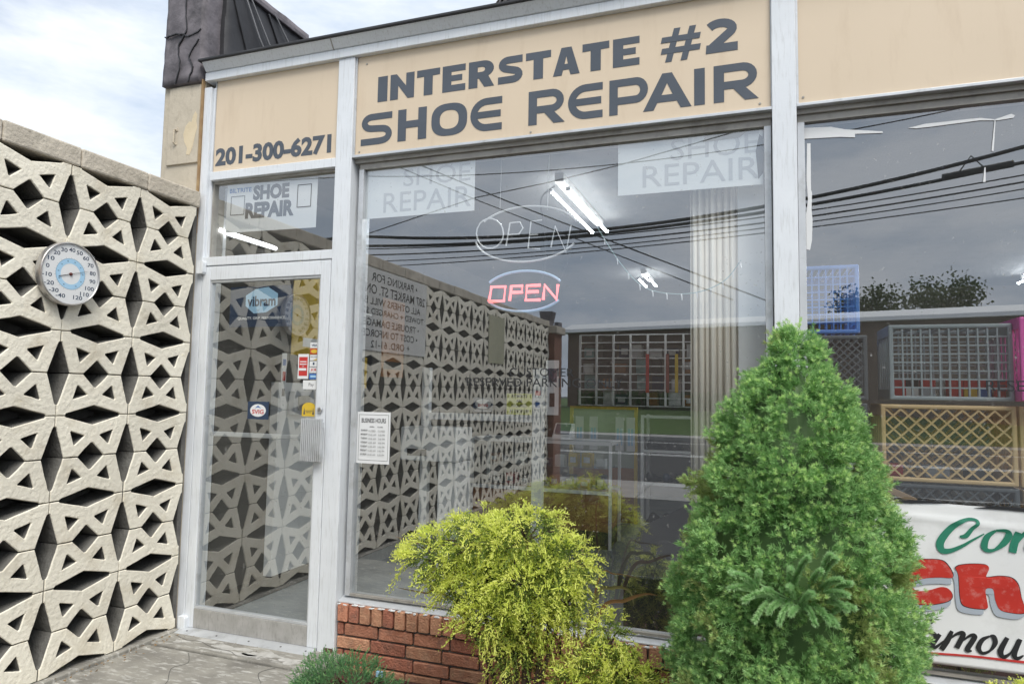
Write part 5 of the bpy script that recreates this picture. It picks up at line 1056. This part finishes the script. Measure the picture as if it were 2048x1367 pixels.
# --- conical dwarf spruce
sp = thing('conical_spruce', (3.262, -0.65, -0.075), 'tall cone shaped green dwarf spruce in front of the windows', 'tree')
prof = [(-0.07, .22), (0.05, .31), (0.3, .352), (0.6, .342), (0.85, .31), (1.07, .258), (1.18, .218), (1.40, .122), (1.55, .05), (1.62, .012)]
pz_, pr_ = zip(*prof)
def srad(z): return np.interp(z, pz_, pr_)
nb = 3000
_zz = np.linspace(-0.06, 1.6, 400); _cw = np.cumsum(srad(_zz)+0.03); zc = np.interp(rng.uniform(0, 1, nb), _cw/_cw[-1], _zz); th = rng.uniform(0, 2*np.pi, nb)
from mathutils import noise as mnoise
_r0 = srad(zc); _n = np.array([mnoise.noise(Vector((r_*math.cos(a_)*9, r_*math.sin(a_)*9, z_*9+3))) for r_, a_, z_ in zip(_r0, th, zc)]); _n2 = np.array([mnoise.noise(Vector((r_*math.cos(a_)*22, r_*math.sin(a_)*22, z_*22+7))) for r_, a_, z_ in zip(_r0, th, zc)])
lump = 1+(0.075*_n+0.045*_n2)/np.maximum(_r0, .12)+rng.uniform(-0.05, 0.03, nb)
rr = srad(zc)*lump
cen = np.stack([3.262+rr*np.cos(th)+0.03*np.clip(zc-.7, 0, 1), -0.65+rr*np.sin(th), zc], 1)
outw = unit(np.stack([np.cos(th), np.sin(th), np.full(nb, 0.55)], 1))
parts = []
k = 7
pos = (cen[:, None, :]+rng.normal(0, 0.014, (nb, k, 3))*np.array([1, 1, 0.9])).reshape(-1, 3)
ax = unit(np.repeat(outw, k, 0)+rng.normal(0, 0.42, (nb*k, 3)))
# olive patches of old needles
from mathutils import noise as mnoise
ol = np.array([mnoise.noise(Vector((p[0]*4.2, p[1]*4.2, p[2]*4.2))) for p in pos])
mo = (ol > 0.22)
v, f = tufts(pos[~mo], ax[~mo], np.full((~mo).sum(), 0.026), 26, 0.017, 0.0024); parts.append((v, f, 0))
v, f = tufts(pos[mo], ax[mo], np.full(mo.sum(), 0.026), 26, 0.017, 0.0024); parts.append((v, f, 2))
tip = cen+outw*0.026+rng.normal(0, 0.006, cen.shape); tp_ = np.concatenate([tip, cen+rng.normal(0, 0.014, cen.shape)+outw*0.022, cen+rng.normal(0, 0.016, cen.shape)+outw*0.018]); ta = unit(np.concatenate([outw]*3)+rng.normal(0, 0.25, tp_.shape)+np.array([0, 0, 0.3]))
v, f = tufts(tp_, ta, np.full(len(tp_), 0.006), 26, 0.0125, 0.0015, (0.2, 1.35)); parts.append((v, f, 1))
# leader tips
lt = np.array([[3.285, -0.66, 1.60], [3.245, -0.64, 1.58], [3.30, -0.65, 1.57], [3.27, -0.66, 1.555], [3.225, -0.66, 1.54]]); lt = np.repeat(lt, 9, 0)+rng.normal(0, 0.014, (45, 3)); la = unit(np.array([0, 0, 1.0])+rng.normal(0, 0.25, lt.shape))
v, f = tufts(lt, la, np.full(len(lt), 0.035), 26, 0.0125, 0.0022); parts.append((v, f, 1))
V, F, MI = joinm(parts); npmesh('crown', V, F, [L_SP1, L_SP2, L_SP3], MI, sp)
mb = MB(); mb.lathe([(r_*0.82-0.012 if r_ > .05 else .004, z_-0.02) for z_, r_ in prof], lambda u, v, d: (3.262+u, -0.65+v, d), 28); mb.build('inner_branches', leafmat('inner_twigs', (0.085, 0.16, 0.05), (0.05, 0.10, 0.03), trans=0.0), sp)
mb = MB(); mb.tube([(3.262, -0.65, -0.12), (3.262, -0.65, 1.5)], 0.03, 10, r_end=0.006); mb.build('trunk', M_BARK, sp)
# reverted big-needled branches
parts = []; shoots = []
def rshoot(u0, v0, u1, v1, y0, y1, n=5):
    a = PY(u0, v0, y0); b = PY(u1, v1, y1); shoots.append((a, b))
hub = (1595, 1205)
for (u, v, du, dv) in [(1500, 1172, -62, -40), (1505, 1180, -66, -18), (1515, 1188, -60, 2), (1530, 1200, -50, 22), (1520, 1165, -22, -38), (1565, 1205, -48, 20), (1575, 1165, 6, -42), (1600, 1160, 28, -42), (1620, 1165, 46, -34), (1630, 1175, 62, -22), (1632, 1188, 60, -4), (1640, 1200, 62, 10), (1638, 1210, 64, 28), (1625, 1215, 48, 34), (1605, 1215, 24, 40), (1590, 1215, -4, 44), (1572, 1212, -20, 42), (1655, 1165, 40, -44), (1665, 1190, 50, -16), (1670, 1215, 44, 20), (1650, 1228, 30, 32), (1598, 1188, -12, -20), (1612, 1196, 22, 10), (1640, 1150, 34, -48), (1560, 1190, -30, -14), (1545, 1212, -36, 30)]:
    rshoot(u-du*.1+random.uniform(-14, 14), v-dv*.1+random.uniform(-14, 14), u+du*.62+random.uniform(-12, 12), v+dv*.62-6+random.uniform(-12, 12), -0.985, -1.035-random.uniform(0, .03))
for (a, b) in shoots:
    Ls = np.linalg.norm(b-a); dirn = (b-a)/Ls; n_ = max(4, int(Ls/0.010)); t = np.linspace(0, 1, n_)[:, None]; ps_ = a+(b-a)*t+np.array([0, 0, 1])*0.012*np.sin(t*3.1)
    v, f = tufts(ps_, np.repeat(dirn[None], n_, 0), np.full(n_, 0.012), 120, 0.015, 0.0026, (0.55, 1.2)); parts.append((v, f, 0))
V, F, MI = joinm(parts); npmesh('large_needled_branch', V, F, [L_SPB], MI, sp)
mb = MB()
for (a, b) in shoots: mb.tube([tuple(PY(hub[0], hub[1], -0.95)), tuple(a), tuple(b)], 0.0025, 5, r_end=0.0012)
mb.build('branch_stems', L_SPB, sp)

# --- golden thread cypress
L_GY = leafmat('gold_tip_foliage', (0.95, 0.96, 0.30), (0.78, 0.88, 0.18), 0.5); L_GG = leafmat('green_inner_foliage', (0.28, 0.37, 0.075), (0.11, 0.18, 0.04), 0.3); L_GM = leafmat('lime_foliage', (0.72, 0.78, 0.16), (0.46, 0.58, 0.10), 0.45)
def ribbons(p0, p1, p2, w):
    """3-point bent thin strips, two crossed quads chains -> kept as single strip facing random side"""
    d = unit(p2-p0); u, ww = perp(d); a = rng.uniform(0, 2*np.pi, len(p0))[:, None]; s = (u*np.cos(a)+ww*np.sin(a))*w[:, None]*0.5
    v = np.stack([p0-s, p0+s, p1+s, p1-s, p2], 1); n = len(p0); vi = np.arange(n)[:, None]*5
    q = np.concatenate([vi+np.array([[0, 1, 2, 3]]), vi+np.array([[3, 2, 4, 4]])], 0)
    return v.reshape(-1, 3), q
def sprays(base, axis, L_, nside=9, sub=3, w=0.0022, droop=0.35):
    """flat feathery sprays: a bent leader with side threads that fork"""
    k = len(base); u, ww = perp(axis); a = rng.uniform(0, 2*np.pi, k)[:, None]; side = u*np.cos(a)+ww*np.sin(a); dn = np.array([0, 0, -1.0])
    P0s, P1s, P2s, Ws = [], [], [], []
    def pt(t): return base+axis*(L_[:, None]*t)+dn*(droop*L_[:, None]*t*t)
    for j in range(4): P0s.append(pt(j/4)); P1s.append(pt((j+.5)/4)); P2s.append(pt((j+1.05)/4)); Ws.append(np.full(k, w*1.15))
    for j in range(nside):
        t = 0.12+0.85*(j+rng.uniform(0, .8, k)[:, None])/nside; b = base+axis*(L_[:, None]*t)+dn*(droop*L_[:, None]*t*t); sg_ = 1 if j % 2 else -1
        sl_ = L_[:, None]*(0.52-0.30*t)*rng.uniform(.7, 1.2, (k, 1)); dv = unit(axis*0.75+side*sg_*0.75+rng.normal(0, 0.18, (k, 3))+dn*0.15)
        e = b+dv*sl_+dn*sl_*0.18; mid = b+dv*sl_*0.5; P0s.append(b); P1s.append(mid); P2s.append(e); Ws.append(np.full(k, w))
        for q in range(sub):
            t2 = 0.25+0.6*q/max(1, sub-1) if sub > 1 else 0.5; b2 = b+(e-b)*t2; dv2 = unit(dv*0.8+side*(0.7 if q % 2 else -0.7)+rng.normal(0, 0.25, (k, 3))); l2 = sl_*0.42
            P0s.append(b2); P1s.append(b2+dv2*l2*0.5); P2s.append(b2+dv2*l2+dn*l2*0.15); Ws.append(np.full(k, w*0.85))
    return ribbons(np.concatenate(P0s), np.concatenate(P1s), np.concatenate(P2s), np.concatenate(Ws))
def cypress(name, label, clumps, base, dens):
    t = thing(name, base, label, 'shrub'); parts = []; mbk_ = MB()
    for (cx, cy, cz, rx, ry, rz) in clumps:
        ar = rx*ry+ry*rz+rx*rz; n = int(dens*0.9*ar); dirs = unit(rng.normal(0, 1, (n, 3))+np.array([0, -0.25, 0.3])); rad = rng.uniform(0.7, 0.98, n)[:, None]
        p = np.array([cx, cy, cz])+dirs*np.array([rx, ry, rz])*rad; ax_ = unit(dirs*np.array([1, 1, .8])+rng.normal(0, 0.4, (n, 3))+np.array([0, 0, 0.1]))
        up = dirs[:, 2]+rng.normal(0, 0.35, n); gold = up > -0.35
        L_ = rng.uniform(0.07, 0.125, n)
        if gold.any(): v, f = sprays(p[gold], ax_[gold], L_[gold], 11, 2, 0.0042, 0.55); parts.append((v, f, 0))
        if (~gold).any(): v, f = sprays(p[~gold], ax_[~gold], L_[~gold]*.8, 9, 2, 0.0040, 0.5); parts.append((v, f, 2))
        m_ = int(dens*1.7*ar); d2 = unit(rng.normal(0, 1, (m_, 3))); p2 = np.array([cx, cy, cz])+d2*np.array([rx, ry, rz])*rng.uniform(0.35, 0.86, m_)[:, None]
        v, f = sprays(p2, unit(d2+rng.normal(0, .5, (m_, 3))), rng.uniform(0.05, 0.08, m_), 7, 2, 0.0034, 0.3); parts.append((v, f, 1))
        mbk_.tube([base, (base[0]*0.6+cx*0.4, base[1]*.6+cy*.4, base[2]*.5+cz*.5-0.02), (cx, cy, cz)], 0.014, 7, r_end=0.005)
        for q in range(7):
            dd = Vector((random.gauss(0, 1), random.gauss(0, 1), random.gauss(0.3, 1))).normalized(); mbk_.tube([(cx, cy, cz-0.02), (cx+dd.x*rx*.5, cy+dd.y*ry*.5, cz+dd.z*rz*.5), (cx+dd.x*rx*.92, cy+dd.y*ry*.92, cz+dd.z*rz*.85)], 0.005, 5, r_end=0.002)
    V, F, MI = joinm(parts); npmesh('foliage', V, F, [L_GY, L_GG, L_GM], MI, t); mbk_.build('stems', M_BARK, t); return t
cypress('golden_cypress', 'large yellow green thread leaf cypress in front of the brick base', [(1.86, -0.45, 0.66, .14, .13, .10), (2.05, -0.45, 0.74, .17, .15, .11), (2.27, -0.45, 0.79, .15, .15, .10), (2.42, -0.43, 0.68, .12, .13, .10), (2.03, -0.42, 0.56, .17, .14, .11), (2.28, -0.47, 0.60, .18, .15, .12), (2.43, -0.43, 0.54, .08, .1, .08), (2.15, -0.46, 0.44, .15, .13, .10), (2.30, -0.42, 0.46, .14, .12, .10), (2.16, -0.40, 0.60, .2, .12, .13), (2.22, -0.45, 0.32, .09, .1, .06)], (2.26, -0.44, -0.08), 2600)
cypress('golden_cypress', 'small yellow green cypress at the foot of the cone shaped spruce', [(2.63, -0.5, 0.44, .055, .06, .07), (2.60, -0.5, 0.34, .10, .1, .08), (2.70, -0.5, 0.29, .10, .1, .07), (2.50, -0.5, 0.25, .10, .1, .07), (2.62, -0.5, 0.18, .15, .12, .08)], (2.62, -0.5, -0.08), 3000)
cypress('golden_cypress', 'sprig of yellow cypress at the lower right edge of the picture', [(4.0, -0.35, 0.28, .10, .08, .13)], (4.03, -0.35, -0.08), 2200)
# --- low juniper
L_J1 = leafmat('juniper_green', (0.22, 0.44, 0.19), (0.11, 0.27, 0.12)); L_J2 = leafmat('juniper_tip', (0.42, 0.64, 0.28), (0.27, 0.48, 0.2))
jn = thing('low_juniper', (1.36, -0.36, -0.075), 'low spreading green juniper at the foot of the door mullion', 'shrub')
n = 1500; d_ = unit(rng.normal(0, 1, (n, 3))*np.array([1, 1, .7])+np.array([0, 0, .5])); p_ = np.array([1.37, -0.37, -0.04])+d_*np.array([.27, .18, .18])*rng.uniform(.72, 1.05, n)[:, None]*(1+0.12*np.sin(d_[:, :1]*9))
ax_ = unit(d_+rng.normal(0, .45, (n, 3))+np.array([0, 0, .3])); parts = []
v, f = tufts(p_, ax_, np.full(n, .03), 26, 0.009, 0.0022, (0.3, 0.9)); parts.append((v, f, 0)); q = rng.uniform(0, 1, n) < .35
v, f = tufts(p_[q]+ax_[q]*.022, ax_[q], np.full(q.sum(), .018), 18, 0.008, 0.0022, (0.2, .7)); parts.append((v, f, 1)); V, F, MI = joinm(parts); npmesh('foliage', V, F, [L_J1, L_J2], MI, jn)
mb = MB()
for k in range(14): a = random.uniform(0, 6.28); mb.tube([(1.36, -.36, -.08), (1.36+.1*math.cos(a), -.36+.07*math.sin(a), .0), (1.36+.2*math.cos(a), -.36+.14*math.sin(a), .03)], .005, 5, r_end=.002)
mb.build('stems', M_BARK, jn)
# --- strap leaved plant
stp = thing('strap_leaf_plant', (2.45, -0.25, -0.075), 'strap leaved plant with arching brown green leaves behind the golden cypress', 'plant')
M_STRAP = leafmat('strap_leaf', (0.30, 0.25, 0.12), (0.16, 0.19, 0.07), 0.2); M_STRAP2 = leafmat('bronze_strap_leaf', (0.40, 0.20, 0.10), (0.2, 0.15, 0.06), 0.2)
def strapleaf(pix, y, w, m):
    pts_ = sm3([Vector((2.42, -0.22, 0.05))]+[Vector(PY(u, v, y)) for u, v in pix], 7); b = MB(); n_ = len(pts_)
    vs_ = []
    for i, p in enumerate(pts_):
        t = i/(n_-1); ww = w*(1-t**2.5)*0.5+0.0006; d_ = (pts_[min(i+1, n_-1)]-pts_[max(i-1, 0)]).normalized(); s_ = d_.cross(Vector((0, 1, 0.35))).normalized(); vs_ += [p+s_*ww, p+Vector((0, 0.25*ww, 0)), p-s_*ww]
    fs_ = []
    for i in range(n_-1):
        for j in range(2): fs_.append((i*3+j, i*3+j+1, i*3+j+4, i*3+j+3))
    b.add(vs_, fs_); o_ = b.build('leaf', m, stp, smooth=True)
strapleaf([(1150, 1160), (1170, 1090), (1187, 1062)], -0.28, 0.011, M_STRAP); strapleaf([(1165, 1150), (1185, 1120), (1203, 1094)], -0.28, 0.008, M_STRAP)
strapleaf([(1195, 1165), (1230, 1147), (1275, 1155)], -0.26, 0.007, M_STRAP2); strapleaf([(1190, 1200), (1225, 1175), (1258, 1180), (1268, 1210)], -0.27, 0.018, M_STRAP)
strapleaf([(1200, 1225), (1250, 1200), (1290, 1187), (1315, 1190)], -0.29, 0.018, M_STRAP2); strapleaf([(1120, 1090), (1128, 1055), (1130, 1042)], -0.28, 0.007, M_STRAP2)
strapleaf([(900, 1195), (850, 1185), (793, 1174)], -0.25, 0.012, M_STRAP2); strapleaf([(880, 1110), (830, 1085), (790, 1072)], -0.25, 0.008, M_STRAP2)
# --- mulch and litter
n = 1400; c = np.stack([rng.uniform(1.15, 4.3, n), rng.uniform(-1.1, -0.01, n), np.full(n, -0.072)], 1); dd = unit(rng.normal(0, 1, (n, 3))*np.array([1, 1, .35])); u_, w_ = perp(dd); hl = rng.uniform(.008, .025, (n, 1)); hw = rng.uniform(.003, .007, (n, 1))
V = np.stack([c-dd*hl-u_*hw, c+dd*hl-u_*hw, c+dd*hl+u_*hw, c-dd*hl+u_*hw, c-dd*hl+w_*hw, c+dd*hl+w_*hw], 1).reshape(-1, 3)+np.array([0, 0, .006]); fi = np.arange(n)[:, None]*6
F = np.concatenate([fi+np.array([[0, 1, 2, 3]]), fi+np.array([[0, 1, 5, 4]]), fi+np.array([[3, 2, 5, 4]])], 0)
tag(npmesh('mulch', V, F, [mat('mulch_chip', (0.2, 0.07, 0.055), (0.1, 0.04, 0.03), scale=40, rough=0.95)]), 'dark red bark mulch on the planting bed', 'mulch', kind='stuff')
n = 260; lx = np.concatenate([rng.uniform(0.04, 0.16, 90), rng.uniform(1.1, 2.9, 170)]); ly = np.concatenate([rng.uniform(-0.9, -0.02, 90), rng.uniform(-0.6, -0.02, 170)]); lz = np.concatenate([np.full(90, 0.0), np.full(170, -0.06)])
c = np.stack([lx, ly, lz], 1); dd = unit(rng.normal(0, 1, (n, 3))*np.array([1, 1, .3])); v, f = needles(c, dd, rng.uniform(.008, .022, n), rng.uniform(.003, .009, n))
tag(npmesh('leaf_litter', v, f, [leafmat('dry_leaf', (0.36, 0.24, 0.11), (0.2, 0.12, 0.06), 0.1)]), 'dry leaf litter at the foot of the wall and bricks', 'leaf litter', kind='stuff')
p = PY(760, 1348, -0.3); lt_ = tbox('litter_wrapper', M_LBLUE, 'small crumpled pale blue wrapper lying by the low juniper', 'litter', p[0]-.018, p[0]+.014, -0.31, -0.295, p[2]-.01, p[2]+.016, .003)

# ================================================================== ACROSS THE STREET (seen in the glass)
fb = thing('long_building', (6, -31, 0.7), 'long low brick building with a white roof edge across the street', 'building')
M_FBR = mat('brown_brick_far', (0.22, 0.155, 0.12), (0.16, 0.11, 0.085), scale=30, rough=0.9)
box('wall', M_FBR, fb, -6.2, 40, -42, -30.2, 0.4, 4.55)
MB().prism([(-29.8, 4.55), (-29.9, 4.72), (-31.2, 5.1), (-42, 5.1), (-42, 4.55)], lambda u, v, d: (d, u, v), -6.5, 40.3).build('roof_band', M_WHITE, fb); box('corner_post', M_TAR, fb, -6.75, -6.52, -30.1, -29.7, 0.4, 5.1)
fb.location.y = -28.9; fb.rotation_euler.z = R(13.5)
def tree(name, label, x, y, z0, h, r_, cz, group=None, nl=2600):
    t = thing(name, (x, y, z0), label, 'tree', group); b = MB(); b.tube([(x, y, z0), (x+.1, y, z0+h*.35), (x, y, z0+h*.8)], .16, 8, r_end=.04)
    for k in range(6): a = 6.28*k/6; b.tube([(x, y, z0+h*.35), (x+.5*r_*math.cos(a), y+.5*r_*math.sin(a), z0+h*.6)], .06, 5, r_end=.02)
    b.build('trunk', M_BARK, t); cs = rng.normal(0, 1, (26, 3)); cs = np.array([x, y, cz])+unit(cs)*rng.uniform(.3, 1, (26, 1))*np.array([r_, r_, (z0+h-cz)*.85]); pp = cs[rng.integers(0, 26, nl)]+rng.normal(0, .28*r_/1.5, (nl, 3)); dd = unit(rng.normal(0, 1, (nl, 3)))
    v, f = needles(pp, dd, rng.uniform(.18, .32, nl), rng.uniform(.12, .2, nl)); npmesh('crown', v, f, [leafmat('far_leaf', (0.085, 0.12, 0.04), (0.04, 0.065, 0.02))], None, t)
tree('street_tree', 'round leafy tree behind the long building, the left one', 10.2, -46, 0.8, 8.3, 2.2, 7.4, 'trees behind the long building'); tree('street_tree', 'round leafy tree behind the long building, the right one', 14.2, -46, 0.8, 9.0, 2.6, 7.8, 'trees behind the long building')
mb = MB()
tag(npmesh('hedge', *needles(np.stack([rng.uniform(-5, 14, 7000), rng.uniform(-29.6, -28.6, 7000), rng.uniform(.75, 1.55, 7000)], 1), unit(rng.normal(0, 1, (7000, 3))), rng.uniform(.1, .2, 7000), rng.uniform(.08, .14, 7000)), [leafmat('far_hedge_leaf', (0.10, 0.18, 0.04), (0.05, 0.10, 0.025))]), 'clipped green hedge in front of the long building', 'hedge', kind='stuff')
up_ = thing('utility_pole', (30, -13.5, -0.2), 'wooden utility pole beside the road', 'pole'); MB().tube([(30, -13.5, -.3), (30, -13.5, 10)], .15, 12, r_end=.11).build('post', M_BARK, up_); box('crossarm', M_BARK, up_, 29.94, 30.06, -14.6, -12.4, 9.2, 9.35)
up_ = thing('utility_pole', (-34, -13.5, -0.2), 'wooden utility pole far down the road', 'pole'); MB().tube([(-34, -13.5, -.3), (-34, -13.5, 10)], .15, 12, r_end=.11).build('post', M_BARK, up_); box('crossarm', M_BARK, up_, -34.06, -33.94, -14.6, -12.4, 9.2, 9.35)
def mirp(u, v, y): q = PY(u, v, 2*0.07-y); return Vector((q[0], y, q[2]))
wi = 0
for (va, vb, vc, vd, r_, lab) in [(468, 398, 398, 285, .045, 'thick black overhead cable, uppermost of the bundle'), (488, 415, 408, 318, .04, 'thick black overhead cable, second of the bundle'), (495, 428, 418, 345, .016, 'thin overhead wire, third from the top'), (508, 440, 432, 360, .02, 'thin overhead wire, fourth from the top'), (522, 455, 440, 376, .014, 'thin overhead wire, fifth from the top'), (534, 466, 452, 395, .014, 'thin overhead wire, lowest of the bundle'), (352, 300, 262, 190, .014, 'thin overhead wire high above the others')]:
    yy = -13.5; P_ = [mirp(720, va, yy), mirp(1530, vb, yy), mirp(1620, vc, yy), mirp(2048, vd, yy)]
    a = np.polyfit([p.x for p in P_], [p.z for p in P_], 2); b = MB(); xs_ = np.linspace(-34, 30, 40)
    zs_ = np.where((xs_ > P_[0].x-1) & (xs_ < P_[3].x+1), np.polyval(a, xs_), 0)
    # straight catenary like sag between the poles through the measured points
    sl0 = (P_[1].z-P_[0].z)/(P_[1].x-P_[0].x); sl1 = (P_[3].z-P_[2].z)/(P_[3].x-P_[2].x); xp_ = [-34]+[p.x for p in P_]+[30]; zp_ = [P_[0].z-sl0*(P_[0].x+34)]+[p.z for p in P_]+[P_[3].z+sl1*(30-P_[3].x)]; ks_ = np.polyfit([p.x for p in P_], [p.z for p in P_], 2); xs_ = np.linspace(-34, 30, 120); zz = np.where((xs_ >= P_[0].x) & (xs_ <= P_[3].x), np.polyval(ks_, xs_), np.where(xs_ < P_[0].x, np.polyval(ks_, P_[0].x)+sl0*(xs_-P_[0].x), np.polyval(ks_, P_[3].x)+sl1*(xs_-P_[3].x)))
    b.tube([(x_, yy+0.15*wi/3-.3, z_) for x_, z_ in zip(xs_, zz)], r_, 6); tag(b.build('overhead_cable', M_CABLE), lab + ' above the road', 'cable', 'overhead cables above the road'); wi += 1
for (u0, v0, u1, v1, r_, lab) in [(840, 330, 1190, 470, .016, 'service wire slanting down from the upper left'), (800, 335, 1120, 465, .012, 'thinner service wire slanting down beside the other'), (952, 395, 1240, 330, .012, 'short service wire rising to the right')]:
    a_ = mirp(u0, v0, -11); b_ = mirp(u1, v1, -11); d_ = b_-a_; b = MB(); b.tube([a_-d_*1.2+Vector((0, -1, 0)), a_, (a_+b_)/2+Vector((0, 0, -.03)), b_, b_+d_*0.9+Vector((0, .5, 0))], r_, 6); tag(b.build('service_wire', M_CABLE), lab + ', seen in the window', 'wire', 'service wires over the road')
pp = mirp(1940, 342, -13.5)
sx = thing('splice_case', (pp.x, -13.5, pp.z), 'black splice case hanging on the overhead cables', 'splice case'); MB().tube([(pp.x-.5, -13.55, pp.z-.08), (pp.x+.8, -13.55, pp.z+.1)], .075, 10).build('body', M_CABLE, sx); MB().tube([(pp.x-.2, -13.5, pp.z), (pp.x, -13.4, pp.z+.3), (pp.x+.3, -13.5, pp.z)], .015, 5).build('loop', M_CABLE, sx)
